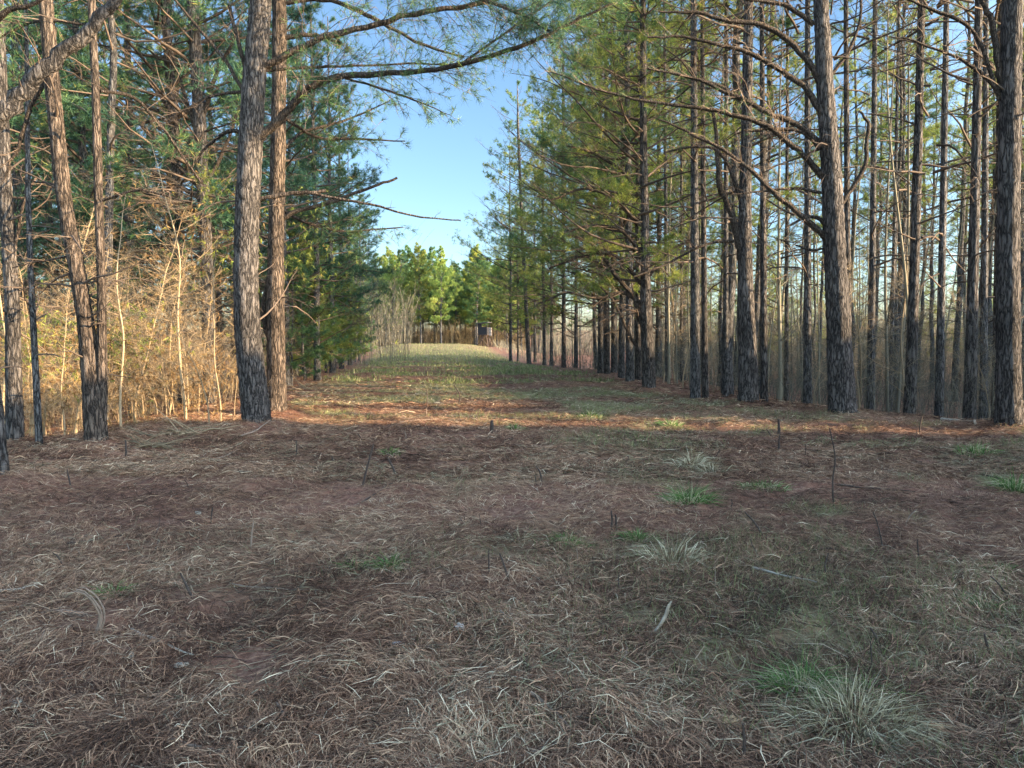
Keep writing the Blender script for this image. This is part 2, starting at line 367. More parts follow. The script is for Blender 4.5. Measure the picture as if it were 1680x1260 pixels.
def make_pine(seed, H, r, cb, R, nlive=50, ndead=14, dead0=3.0, deadL=2.4, bl=.17, bw=.006, nb=13, subs=12, split=2, wob=.02, bias=0., bias_az=pi, needle=None, bark=None, elev=(-.05, .7), lodtw=1.0, top=True, droop=.12, shape=1.0):
    rng = R0(seed); n = 14
    hz = np.linspace(0, H, n+1); P = np.stack([np.cumsum(rng.normal(size=n+1)*wob), np.cumsum(rng.normal(size=n+1)*wob), hz], -1); P[0, :2] = P[1, :2]*.5
    P[:, :2] -= P[0, :2]; P[0, 2] = -.35
    rad = r*(1-.86*(hz/H)**1.15); rad[0] = r*1.35; P = np.insert(P, 1, P[0]*.6+P[1]*.4, 0); P[1, 2] = .35; rad = np.insert(rad, 1, r*1.06)
    gt = Geo(); Q = spl(P, 3); rq = np.interp(np.linspace(0, 1, len(Q)), np.linspace(0, 1, len(rad)), rad)
    tube(gt, Q, rq, 10, .5, rough=.05, rng=rng)
    def on(h):
        return np.array([np.interp(h, P[:, 2], P[:, 0]), np.interp(h, P[:, 2], P[:, 1]), h]), np.interp(h, P[:, 2], rad)
    gb = Geo(); tips = []
    for k in range(ndead):
        h = rng.uniform(dead0, cb+1.5); a = rng.uniform(0, 2*pi); p, rr = on(h)
        L = deadL*rng.uniform(.35, 1.2); e = rng.uniform(-.15, .7)
        b = crooked(rng, p, (cos(a), sin(a), e), L, 6, .13, (0, 0, -.5 if rng.random() < .6 else .4))
        tube(gb, b, np.linspace(min(rr*.4, .008+.009*L), .003, len(b)), 5, rng.uniform(.1, .6), cap=False)
        sub_twigs(gb, rng, b, .25, int(4+L*3*lodtw), L*.45, .006, 0, None, split=split)
    for k in range(nlive):
        u = (k+rng.random())/nlive; h = cb+(H*.985-cb)*u; a = k*2.399+rng.normal()*.4; p, rr = on(h)
        prof = ((1-u)**.75*.85+.15)*min(1, .55+u*2.2) if shape == 1.0 else max(.2, 1-.6*(2*u-.75)**2)
        L = R*prof*rng.uniform(.65, 1.15)*(1+bias*cos(a-bias_az))
        e = elev[0]+(elev[1]-elev[0])*u+rng.normal()*.1
        b = crooked(rng, p, (cos(a), sin(a), e), L, 7, .08, (0, 0, .35))
        tube(gb, b, np.linspace(min(rr*.45, .014+.013*L), .006, len(b)), 5, rng.uniform(.1, .5), cap=False)
        sub_twigs(gb, rng, b, .28, int((3+L*subs/3.)*1.0), L*.42, .007, .18, tips, split=split, flat=.3)
        tips.append((b[-3:], unit(b[-3:]-b[-4:-1])))
    gc = Geo()
    if tips:
        TP = np.concatenate([t[0] for t in tips]); TD = np.concatenate([t[1] for t in tips]); TD = unit(TD+np.array([0, 0, .25]))
        cl = fbm(TP[:, 0]+TP[:, 2], TP[:, 1]+TP[:, 2]*.7, 1.4, seed)
        tufts(gc, rng, TP, TD, nb, bl, bw, .75, np.clip(cl*1.1-.1+rng.normal(size=len(TP))*.12, 0, 1), droop)
    nm = 'pine%d' % seed
    return dict(trunk=gt.mesh(nm+'_trunk', bark or BARK2), limbs=gb.mesh(nm+'_limbs', DEADL), crown=gc.mesh(nm+'_crown', needle or NEED))
def place(pr, x, y, label, group, rz=0, s=1.0, name='pine_tree', cat='pine tree', sink=.0, tilt=(0, 0)):
    o = empty(name, (x, y, gz(x, y)-sink), label, cat, group, rz, s)
    o.rotation_euler = (tilt[0], tilt[1], rz)
    for k in ('trunk', 'limbs', 'crown'):
        if k in pr and len(pr[k].vertices): part(k, pr[k], o)
    return o

TALL = [make_pine(20+i, 21, .09+.014*i, 8.5, 2.5, 34, 17, 3.0, 2.4, bl=.2, bw=.012, nb=11, subs=10, needle=NEED if i == 2 else NEEDY, elev=(.1, .9), wob=.07) for i in range(5)]
EDGE = [make_pine(40+i, 17, .13, 2.6, 4.6, 46, 10, 1.8, 2.8, bl=.2, bw=.013, nb=10, subs=14, needle=[NEEDY, NEEDY, NEED][i], elev=(.0, .65), bias=.25) for i in range(3)]
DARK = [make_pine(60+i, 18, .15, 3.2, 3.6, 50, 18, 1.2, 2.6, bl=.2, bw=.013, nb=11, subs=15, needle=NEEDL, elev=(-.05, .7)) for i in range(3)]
FARP = [make_pine(80+i, 15.5, .15, 3.4, 2.9, 68, 8, 2, 1.8, bl=.36, bw=.035, nb=9, subs=12, shape=2, needle=[NEED, NEEDF, NEEDY][i], elev=(.05, .8), wob=.06) for i in range(3)]

# ------------------------------------------------------------------ hand-laid trees
def smooth_px(pts, Y0):
    "pts: (px, py, width_px[, depth offset])"
    P = []; r = []
    for p in pts:
        Y = Y0+(p[3] if len(p) > 3 else 0); P.append(at(p[0], p[1], Y)); r.append(p[2]*mpp(Y)*.45)
    return np.array(P), np.array(r)
def key_tree(seed, Y, stems, label, branches=(), top=19, bark=None, crown=None, ndead=10, dead=(2., 9.), deadL=2.2, name='pine_tree', cat='pine tree', side=None, crown_s=1.0, group=None):
    rng = R0(seed); bark = bark or BARK
    bx, by = at(stems[0][0][0], stems[0][0][1], Y)[:2]; base = np.array([bx, by, gz(bx, by)])
    root = empty(name, base, label, cat, group)
    tp = None
    for si, st in enumerate(stems):
        P, r = smooth_px(st, Y)
        P[0, 2] = min(P[0, 2], base[2])-.12 if si == 0 else P[0, 2]
        d = P[-1]-P[-2]; d = d/max(d[2], .2)*1.0
        zt = top-P[-1, 2]; ex = np.array([P[-1]+d*zt*f*np.array([.5, .5, 1]) for f in (.33, .66, 1.)])
        P = np.vstack([P, ex]); r = np.concatenate([r, r[-1]*np.array([.75, .5, .15])])
        if si == 0:
            P = np.insert(P, 1, P[0]*.93+P[1]*.07, 0); r = np.insert(r, 1, r[0]*1.12); r[0] *= 1.45
            P = np.insert(P, 2, P[0]*.8+P[2]*.2, 0); r = np.insert(r, 2, r[1]*.86)
        Q = spl(P, 5); rq = np.interp(np.linspace(0, len(r)-1, len(Q)), np.arange(len(r)), r)
        # refine for bark relief
        k = 3; tt = np.linspace(0, len(Q)-1, len(Q)*k); Q = np.stack([np.interp(tt, np.arange(len(Q)), Q[:, c]) for c in range(3)], -1); rq = np.interp(tt, np.arange(len(rq)), rq)
        g = Geo(); tube(g, Q, rq, 18, .5, rough=.055, rng=rng)
        part('trunk', g.mesh('trunk', bark, base), root)
        if si == 0:
            tp = Q; tr = rq
        if crown is not None:
            c = part('crown', crown['crown'], root); c.location = (P[-1]-base)*1.0-np.array([0, 0, 17.5])*crown_s; c.scale = (crown_s,)*3; c.rotation_euler = (0, 0, rng.uniform(0, 6))
            c = part('limbs', crown['limbs'], root); c.location = (P[-1]-base)*1.0-np.array([0, 0, 17.5])*crown_s; c.scale = (crown_s,)*3
    for b in branches:
        P, r = smooth_px(b['p'], Y); g = Geo(); Q = spl(P, 4)
        Q = Q+rng.normal(size=Q.shape)*r.mean()*.25
        rq = np.interp(np.linspace(0, len(r)-1, len(Q)), np.arange(len(r)), r)
        tube(g, Q, rq, 9, .3, rough=.08, rng=rng)
        o = part('branch', g.mesh('branch', [b.get('mat', LIMB)], base), root)
        if b.get('n', 8):
            g = Geo(); out = [] if b.get('leaf') else None
            sub_twigs(g, rng, Q, b.get('t0', .2), b.get('n', 8), b.get('L', .8), b.get('r', .009), b.get('up', 0), out, split=b.get('split', 3), flat=b.get('flat', .4))
            part('twigs', g.mesh('twigs', DEADL, base), o)
            if out:
                TP = np.concatenate([t[0] for t in out]); TD = np.concatenate([t[1] for t in out]); g = Geo()
                k = rng.random(len(TP)) < b['leaf']
                tufts(g, rng, TP[k], TD[k], 13, .16, .0055, .7, rng.random(k.sum())*.7)
                part('needles', g.mesh('needles', b.get('needle', NEED), base), o)
    for k in range(ndead):
        z = rng.uniform(*dead); i = int(np.argmin(np.abs(tp[:, 2]-base[2]-z))); a = rng.uniform(0, 2*pi) if side is None else side+rng.normal()*.7
        L = deadL*rng.uniform(.3, 1.15); g = Geo()
        b = crooked(rng, tp[i], (cos(a), sin(a), rng.uniform(-.1, .6)), L, 7, .14, (0, 0, rng.uniform(-.9, .3)))
        tube(g, b, np.linspace(min(tr[i]*.3, .009+.008*L), .004, len(b)), 6, rng.uniform(.1, .6), cap=False)
        sub_twigs(g, rng, b, .2, int(3+L*3), L*.4, .006, 0, None, split=2)
        part('dead_limb', g.mesh('dead_limb', DEADL, base), root)
    return root
def B(p, **k): k['p'] = p; return k
C1, C2 = [make_pine(30+i, 21, .17, 10.5, 2.7, 36, 0, bl=.2, bw=.012, nb=10, subs=10, needle=NEED, elev=(.1, .9)) for i in range(2)]

# left side
key_tree(201, 12.6, [[(423, 694, 56), (416, 640, 50), (408, 560, 47), (403, 470, 44), (405, 380, 43), (408, 300, 43), (412, 220, 42), (418, 120, 40), (425, 40, 38), (428, -20, 37)]],
 'thick dark curving pine trunk at left edge of the clearing with a big bent limb', [
 B([(424, 228, 17), (450, 203, 15), (475, 180, 14), (492, 158, 13), (512, 141, 12), (550, 128, 11), (620, 121, 10, -.2), (700, 116, 9, -.4), (760, 103, 9, -.6), (830, 85, 8, -.8), (890, 60, 7, -1), (950, 30, 5, -1.1), (1010, 2, 3, -1.2)], n=80, L=1.6, leaf=.8, up=.05, t0=.18, r=.008),
 B([(430, 112, 14), (470, 90, 12), (530, 62, 11), (600, 43, 10), (680, 24, 9), (780, 7, 8), (860, -12, 6)], n=56, L=1.7, leaf=.8, up=-.05, t0=.25, r=.008, mat=BARKW),
 B([(430, -45, 12), (560, -52, 10, -.2), (700, -30, 8, -.5), (820, 8, 6, -.8), (905, 52, 3, -1.)], n=70, L=1.6, leaf=.85, up=0, t0=.3, needle=NEEDL), B([(760, 103, 5, -.6), (820, 60, 4, -.7), (880, 20, 3, -.8), (930, -20, 2, -.9)], n=40, L=1.1, leaf=.9, needle=NEEDL),
 B([(560, 126, 4, .1), (640, 150, 4, .3), (690, 168, 3, .4), (740, 190, 1, .5)], n=12, L=.7, leaf=.6),
 B([(428, 326, 8), (470, 319, 8), (510, 316, 7), (533, 313, 6)], n=3, L=.3, mat=BARKW),
 B([(512, 317, 5), (560, 327, 5), (610, 336, 4), (660, 350, 3.5), (700, 357, 3), (755, 362, 2)], n=5, L=.35, mat=BARKW, t0=.1),
 B([(430, 115, 6), (520, 110, 5, .4), (600, 108, 4, .7), (690, 104, 3, 1.), (760, 110, 2, 1.2)], n=30, L=1.1, leaf=.5, up=-.1),
 B([(404, 120, 8), (390, 60, 7), (376, 10, 6)], n=4), B([(400, 150, 7), (370, 100, 6), (320, 40, 5), (280, -10, 4)], n=10, L=.8),
 B([(400, 220, 8), (375, 215, 7), (340, 240, 5), (310, 280, 3)], n=10, L=.6), B([(398, 150, 6), (340, 160, 5), (270, 200, 3)], n=12, L=.7)],
 ndead=8, dead=(1.2, 5), deadL=1.2, crown=C1, bark=BARK, top=20)
key_tree(202, 14.6, [[(453, 672, 40), (453, 600, 34), (452, 500, 31), (453, 400, 28), (455, 300, 27), (457, 200, 26), (458, 100, 25), (458, -10, 24)]],
 'straight sunlit tan pine trunk close behind the thick curving pine', [
 B([(466, 357, 9), (490, 345, 8), (530, 336, 7), (580, 318, 6), (620, 303, 5), (652, 292, 4)], n=3, L=.3),
 B([(465, 62, 9), (500, 58, 8), (525, 60, 6), (560, 70, 4)], n=8, L=.9, leaf=.4),
 B([(470, 4, 8), (530, -2, 8), (580, 14, 8), (620, 34, 7), (700, 76, 5), (760, 92, 3)], n=26, L=1.3, leaf=.5),
 B([(460, 250, 6), (500, 215, 5, .4), (560, 200, 4, .8), (640, 165, 2, 1.2)], n=24, L=1.1, leaf=.55), B([(462, 190, 6), (520, 225, 5, .5), (590, 228, 4, .8), (665, 232, 2, 1.)], n=26, L=.9, leaf=.7),
 B([(462, 345, 6), (510, 368, 5, .4), (570, 380, 4, .6), (660, 372, 2, .8)], n=26, L=1., leaf=.6),
 B([(446, 560, 12), (436, 540, 10), (434, 500, 9), (440, 460, 8), (448, 430, 7)], n=3, L=.4)],
 ndead=10, dead=(1, 5), deadL=1.1, crown=C2, bark=BARKW, top=19)
key_tree(203, 10.2, [[(160, 742, 44), (155, 680, 38), (148, 600, 32), (139, 520, 28), (124, 430, 27), (109, 350, 26), (101, 290, 26), (92, 200, 26), (85, 130, 25), (75, 0, 24), (72, -30, 23)],
 [(164, 690, 24), (167, 610, 19), (167, 540, 17), (166, 450, 15), (161, 300, 15), (157, 150, 14), (150, 0, 13)]],
 'forked pine at left whose thick stem leans left from a slim upright stem', [
 B([(75, 130, 10), (50, 175, 8), (30, 240, 6), (8, 290, 4)], n=8), B([(165, 150, 6), (220, 160, 6, .4), (270, 215, 5, .8), (330, 300, 4, 1.2)], n=16, L=1.),
 B([(150, 40, 5), (60, 35, 5), (0, 62, 3)], n=12, L=.8, leaf=.5), B([(166, 330, 5), (230, 312, 4), (300, 330, 3)], n=14, L=.7), B([(120, 420, 4), (60, 430, 3), (20, 440, 2)], n=8, L=.5)],
 ndead=16, dead=(.7, 4.5), deadL=1.3, crown=C1, bark=BARKW, top=17)
key_tree(204, 10.8, [[(24, 745, 34), (24, 680, 29), (22, 600, 26), (20, 500, 24), (14, 400, 23), (8, 300, 22), (2, 150, 21), (-4, 0, 20)]],
 'dark pine trunk near the left frame edge behind the nearest trunk', [B([(22, 420, 6), (40, 330, 5), (60, 290, 4)], n=6, mat=BARKW)],
 ndead=9, dead=(1.5, 4.5), deadL=1.0, crown=C2, bark=BARK, top=18, side=1.2)
key_tree(205, 7.6, [[(2, 812, 44), (-6, 740, 34), (-14, 640, 30), (-30, 500, 30), (-34, 380, 30), (-30, 240, 30), (-40, 100, 28), (-50, 0, 27)]],
 'nearest pine trunk at the extreme left with a huge limb slanting up across the corner', [
 B([(-30, 235, 32), (0, 190, 31), (35, 150, 29), (75, 112, 27), (125, 68, 24), (165, 30, 21), (190, -2, 19), (230, -50, 16)], n=6, L=.5, t0=.2, mat=BARK),
 B([(-30, 60, 12), (0, 28, 11), (20, 14, 9), (60, 5, 7), (90, -20, 5)], n=6, L=.5)], ndead=3, dead=(1, 3), deadL=.5, crown=C1, bark=BARK, top=16, side=.8)
key_tree(206, 10.4, [[(66, 752, 13), (62, 680, 12), (56, 560, 11), (50, 440, 10), (46, 300, 9), (44, 100, 7)]],
 'slim pale grey pole tree standing between two left trunks', [], ndead=12, dead=(.6, 4), deadL=.9, bark=BARK2, top=9)
key_tree(207, 18.5, [[(345, 690, 24), (343, 550, 24), (338, 400, 22), (330, 250, 22), (322, 100, 21), (316, -10, 20)]],
 'dark pine trunk with many upswept limbs behind the sunlit brush on the left', [
 B([(330, 270, 9), (285, 190, 8), (240, 130, 6), (200, 100, 4)], n=20, L=1.3), B([(330, 310, 9), (270, 250, 8), (200, 170, 6), (160, 140, 4)], n=20, L=1.4),
 B([(335, 330, 9), (270, 290, 7), (200, 270, 5), (120, 290, 3)], n=20, L=1.4), B([(330, 200, 9), (360, 110, 7), (395, 50, 5)], n=16, L=1.2), B([(338, 300, 8), (370, 240, 6), (392, 170, 4)], n=16, L=1.),
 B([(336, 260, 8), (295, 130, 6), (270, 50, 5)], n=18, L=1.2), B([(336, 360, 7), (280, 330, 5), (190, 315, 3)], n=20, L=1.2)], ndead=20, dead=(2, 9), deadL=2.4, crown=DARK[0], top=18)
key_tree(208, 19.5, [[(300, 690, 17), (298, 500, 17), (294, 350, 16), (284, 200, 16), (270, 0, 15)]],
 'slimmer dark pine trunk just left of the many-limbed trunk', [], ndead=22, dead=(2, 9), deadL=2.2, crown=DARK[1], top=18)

# right side
RB = [B([(1336, 40, 9), (1295, 12, 8), (1257, 3, 6), (1200, -5, 4)], n=14, L=1.1),
 B([(1349, 142, 12), (1320, 94, 11), (1286, 62, 10), (1250, 42, 9), (1200, 35, 8), (1140, 22, 6), (1080, 20, 3)], n=24, L=1.3),
 B([(1348, 192, 12), (1327, 150, 11), (1292, 122, 10), (1263, 105, 9), (1232, 88, 8), (1200, 79, 7), (1120, 60, 5), (1060, 62, 3)], n=26, L=1.3),
 B([(1344, 232, 11), (1305, 203, 10), (1257, 184, 9), (1225, 165, 8), (1200, 155, 7), (1130, 126, 5), (1060, 112, 3)], n=26, L=1.3),
 B([(1346, 244, 8), (1320, 219, 7), (1276, 211, 6), (1220, 214, 3)], n=10, L=.9),
 B([(1350, 290, 12), (1324, 260, 11), (1295, 235, 10), (1257, 207, 9), (1200, 188, 8), (1143, 177, 7), (1043, 163, 5), (960, 140, 4), (903, 117, 2)], n=44, L=1.2, leaf=.16, up=.2),
 B([(1362, 398, 12), (1327, 365, 11), (1286, 330, 9), (1248, 296, 8), (1200, 254, 7), (1140, 222, 5), (1080, 195, 3)], n=26, L=1.2),
 B([(1362, 400, 9), (1352, 365, 8), (1325, 356, 6), (1290, 372, 3)], n=4, L=.5),
 B([(1350, 316, 6), (1305, 309, 5), (1248, 314, 4), (1200, 320, 2)], n=10, L=.7),
 B([(1373, 346, 9), (1397, 311, 9), (1419, 270, 8), (1422, 235, 7), (1425, 203, 6), (1410, 181, 4)], n=3, L=.4),
 B([(1362, 124, 7), (1390, 89, 6), (1410, 38, 5), (1413, -10, 4)], n=6, L=.6),
 B([(1352, 408, 4), (1330, 410, 4), (1305, 402, 3)], n=0)]
key_tree(301, 14.2, [[(1383, 668, 52), (1379, 610, 45), (1375, 520, 41), (1370, 420, 38), (1366, 330, 36), (1361, 240, 33), (1354, 150, 30), (1350, 60, 27), (1346, -20, 25)]],
 'thick blue-grey pine on right with many long bare arching limbs reaching left', RB, ndead=6, dead=(3, 8), deadL=1.6, crown=C1, bark=BARK, top=19)
key_tree(302, 12.1, [[(1657, 704, 52), (1655, 640, 42), (1654, 520, 39), (1654, 400, 37), (1656, 250, 36), (1658, 120, 35), (1662, -10, 34)]],
 'thick straight dark pine nearest the right frame edge', [
 B([(1650, 160, 12), (1638, 110, 11), (1630, 50, 10), (1615, 10, 9), (1600, -20, 7)], n=6), B([(1645, 160, 8), (1610, 120, 7), (1560, 90, 5), (1480, 60, 3)], n=14, L=.9), B([(1640, 165, 7), (1600, 55, 7), (1540, 20, 6), (1480, -5, 4)], n=10, L=.8),
 B([(1668, 480, 6), (1680, 470, 5), (1710, 440, 3)], n=3)], ndead=8, dead=(1.5, 7), deadL=1.0, crown=C2, bark=BARK, top=20)
key_tree(303, 17.2, [[(1228, 662, 40), (1227, 600, 34), (1224, 500, 29), (1222, 400, 25), (1223, 300, 21), (1226, 150, 18), (1228, 0, 16)]],
 'sturdy pine left of the arching-limbed pine with a limb forking at mid height', [
 B([(1222, 440, 15), (1210, 400, 14), (1200, 350, 12), (1180, 300, 10), (1178, 250, 8), (1170, 180, 6)], n=14, L=1.2),
 B([(1215, 330, 8), (1190, 260, 7), (1150, 240, 5), (1090, 250, 3)], n=20, L=1.2), B([(1220, 395, 6), (1160, 400, 5), (1100, 430, 4), (1040, 455, 3)], n=12, L=.7),
 B([(1226, 180, 7), (1180, 140, 6), (1100, 120, 4)], n=20, L=1.3)], ndead=16, dead=(3.5, 9), deadL=2.4, crown=C1, top=18, side=2.6)
key_tree(304, 22., [[(1065, 644, 27), (1064, 600, 24), (1060, 520, 22), (1059, 440, 17), (1058, 350, 15), (1056, 250, 13), (1055, 100, 12)]],
 'pine in the middle of right edge spreading long bare downswept limbs over the clearing', [
 B([(1052, 530, 9), (1040, 490, 9), (1010, 450, 8), (970, 400, 6), (930, 385, 4)], n=26, L=1.7),
 B([(1055, 500, 8), (1020, 480, 7), (980, 490, 6), (930, 480, 5), (880, 500, 3)], n=30, L=1.6, leaf=.25), B([(1055, 470, 7), (1010, 420, 6), (960, 420, 5), (900, 440, 3)], n=30, L=1.6, leaf=.3),
 B([(1056, 420, 7), (1020, 380, 6), (970, 370, 5), (900, 390, 3)], n=30, L=1.7, leaf=.25), B([(1056, 380, 7), (1010, 330, 6), (960, 310, 5), (900, 330, 3)], n=30, L=1.7, leaf=.3),
 B([(1056, 330, 7), (1020, 280, 6), (970, 250, 5), (930, 240, 3)], n=30, L=1.7, leaf=.4), B([(1060, 460, 7), (1100, 410, 5), (1140, 395, 3)], n=16, L=1.4),
 B([(1045, 570, 6), (1030, 545, 6), (1010, 500, 5), (985, 470, 3)], n=12, L=1.)], ndead=30, dead=(3, 11), deadL=3., crown=EDGE[0], top=17, side=3.0, crown_s=.95)
mids = [(1141, 645, 20, 1138, 19.5), (1157, 648, 13, 1152, 19.8), (1034, 622, 17, 1028, 27), (1047, 618, 13, 1046, 28.5), (985, 606, 11, 985, 34), (996, 607, 12, 994, 33.5), (1007, 605, 11, 1004, 34.5),
 (925, 596, 9, 924, 45), (868, 590, 9, 850, 55), (893, 592, 7, 890, 54), (1190, 655, 12, 1192, 20), (1254, 664, 15, 1250, 17.8), (1325, 664, 17, 1325, 18), (1392, 664, 15, 1388, 16.8),
 (1428, 676, 15, 1436, 17.5), (1492, 684, 23, 1512, 15.6), (1540, 690, 17, 1553, 16.), (1590, 696, 24, 1606, 15.0), (1613, 694, 16, 1618, 17.2), (1634, 690, 18, 1642, 17.8), (1460, 670, 9, 1475, 21), (1290, 655, 9, 1292, 23), (1095, 640, 9, 1090, 27), (1118, 640, 7, 1118, 29)]
where = ['slim pine right of the pine with long downswept limbs', 'thinner trunk touching the right side of a slim pine at mid right', 'medium pine left of and behind the downswept-limbed pine', 'slender pine directly behind the downswept-limbed pine',
 'leftmost of three close slim trunks on the right edge', 'middle of three close slim trunks on the right edge', 'rightmost of three close slim trunks on the right edge', 'lone thin far trunk on the right beyond the three close trunks',
 'far pine leaning left at the right edge near the raised blind', 'very thin far trunk just right of the far leaning pine', 'thin trunk left of the sturdy forking pine', 'pine trunk just right of the sturdy forking pine', 'straight pine trunk just left of the arching-limbed pine',
 'narrow warm-lit trunk showing behind the arching-limbed pine', 'twin-looking slender pine right of the arching-limbed pine', 'medium pine leaning right in the gap of blue sky at right', 'slim straight pine between two medium right-hand pines', 'stout grey pine left of the thick right-edge pine',
 'slim trunk touching the stout grey pine from behind', 'trunk tucked against the left side of the right-edge pine', 'pencil-thin pine in the right-hand sky gap', 'pencil-thin pine between the two thickest right-hand crowns', 'thin straight trunk between downswept-limbed pine and slim pine', 'faint thin trunk deep behind the slim pine at mid right']
for i, (px, py, w, tx, Y) in enumerate(mids):
    yt = max(0, 565-15.5*F/Y) if px < 1060 else 0; w = w*.86
    edge = px < 1060
    key_tree(320+i, Y, [[(px, py, w*1.15), (px+(tx-px)*.15, py-(py-yt)*.12, w), (px+(tx-px)*.4, py-(py-yt)*.35, w*.85), (px+(tx-px)*.75, yt+(py-yt)*.3, w*.72), (tx, yt, w*.6)]], where[i], [], ndead=14, dead=(2.5, 11), deadL=1.7 if not edge else 2.6,
     crown=(EDGE[i % 3] if edge else TALL[i % 5]), top=18+i % 3, bark=[BARK2, BARK][i % 2], side=(3.1 if edge else None))

# ------------------------------------------------------------------ forest fill
rng = R0(77)
placed = []
def free(x, y, d):
    return all((x-a)**2+(y-b)**2 > d*d for a, b in placed)
for o in list(COL.objects):
    if o.name.startswith('pine_tree'): placed.append((o.location.x, o.location.y))
# dense edge trees whose boughs make the green walls
for k, (px, Y, s, j) in enumerate([(838, 58, .95, 1), (1010, 40, .95, 0), (945, 47, 1., 1), (905, 52, .95, 2), (878, 62, .95, 0), (1080, 33, 1., 1), (990, 56, 1.1, 2), (1020, 30, 1.0, 2), (850, 61, .75, 1), (832, 118, .8, 0), (1120, 38, 1.05, 0)]):
    x = at(px, 590, Y)[0]; placed.append((x, Y))
    place(EDGE[j], x, Y, 'pine with dense dark green boughs hanging over the right edge of the clearing', 'leafy pines on right clearing edge', rng.uniform(-.6, .6), s)
for k, (px, Y, s, j) in enumerate([(520, 27, .8, 0), (470, 24, .85, 1), (545, 34, .85, 2), (560, 42, .85, 0), (575, 52, .8, 1), (590, 64, .8, 2), (585, 78, .75, 0), (480, 38, 1, 1), (500, 50, 1., 2), (420, 30, 1, 0), (598, 90, .7, 1)]):
    x = at(px, 590, Y)[0]; placed.append((x, Y))
    place(DARK[j], x, Y, 'bushy dark pine walling the left edge of the clearing', 'leafy pines on left clearing edge', rng.uniform(0, 6), s)
def fill(n, ygen, xgen, protos, dmin, label, group, smin=.85, smax=1.1, nm='pine_tree'):
    c = 0; tries = 0
    while c < n and tries < n*40:
        tries += 1; y = ygen(); x = xgen(y)
        if not free(x, y, dmin): continue
        placed.append((x, y)); c += 1
        place(protos[rng.integers(len(protos))], x, y, label, group, rng.uniform(0, 6.28), rng.uniform(smin, smax), tilt=(rng.normal()*.015, rng.normal()*.015), name=nm)
fill(42, lambda: 17+33*rng.random()**.9, lambda y: rng.uniform(XR(y)+1.5, .68*y+3), TALL, 1.7, 'slender straight pine in the tall stand behind the right edge trees', 'pines in the right-hand stand')
fill(22, lambda: rng.uniform(48, 58), lambda y: rng.uniform(XR(y)+4, .68*y+3), TALL, 2.5, 'slender pine midway back in the right-hand stand', 'midway pines in the right-hand stand')
fill(24, lambda: rng.uniform(112, 165), lambda y: rng.uniform(4, .66*y), TALL, 3.0, 'distant slender pine deep in the right-hand stand', 'distant pines in the right-hand stand')
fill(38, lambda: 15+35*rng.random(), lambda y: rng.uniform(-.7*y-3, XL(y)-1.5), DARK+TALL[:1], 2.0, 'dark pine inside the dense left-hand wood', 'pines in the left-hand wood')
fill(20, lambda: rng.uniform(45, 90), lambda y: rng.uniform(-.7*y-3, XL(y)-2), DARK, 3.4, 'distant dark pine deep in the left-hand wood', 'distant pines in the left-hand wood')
fill(74, lambda: rng.uniform(120, 178), lambda y: at(rng.uniform(560, 900), 560, y)[0], FARP, 2.4, 'sunlit pine in the far row closing the end of the clearing', 'pines at the far end of the clearing', .9, 1.15)
fill(20, lambda: rng.uniform(52, 76), lambda y: at(rng.uniform(1130, 1680), 560, y)[0], EDGE, 2.5, 'young leafy pine deep behind the right-hand stand', 'young pines deep on the right', .5, .72, 'young_pine')
LOWP = [make_pine(90+i, 5, .05, .3, 1.9, 40, 0, bl=.18, bw=.012, nb=10, subs=14, needle=[NEED, NEEDY][i], elev=(0, .7)) for i in range(2)]
for k, (px, Y, s_) in enumerate([(478, 24, .8), (500, 27, 1), (520, 31, .9), (535, 35, 1.1), (550, 40, 1), (560, 46, 1.2), (572, 52, 1.1), (583, 60, 1.1), (590, 70, 1.2), (597, 82, 1.1), (495, 33, 1.3), (515, 40, 1.4), (540, 50, 1.4)]):
    place(LOWP[k % 2], at(px, 590, Y)[0], Y, 'low bushy young pine along the left edge of the clearing', 'young pines on left clearing edge', k*1.3, s_, 'young_pine')
# unseen trees added outside the right frame edge to throw the shade
ta_ = tan(radians(SUN_AZ-90))
for lo, hi, n_, pr_, nmx in ((-4, 10.2, 9, EDGE, 'leafy'), (21, 54, 12, EDGE, 'leafy'), (24, 56, 9, TALL, 'tall')):
    c = 0
    for _ in range(400):
        yl_ = rng.uniform(lo, hi); x_ = rng.uniform(9, 75); y_ = yl_-ta_*x_
        if x_ < max(.74*y_, 3)+6 or x_ > max(.74*y_, 3)+27 or not free(x_, y_, 3): continue
        placed.append((x_, y_)); place(pr_[c % len(pr_)], x_, y_, nmx+' pine added for shade on the unseen bank right of the view', nmx+' shade pines on the added bank', rng.uniform(0, 6), rng.uniform(.85, 1.1)); c += 1
        if c >= n_: break

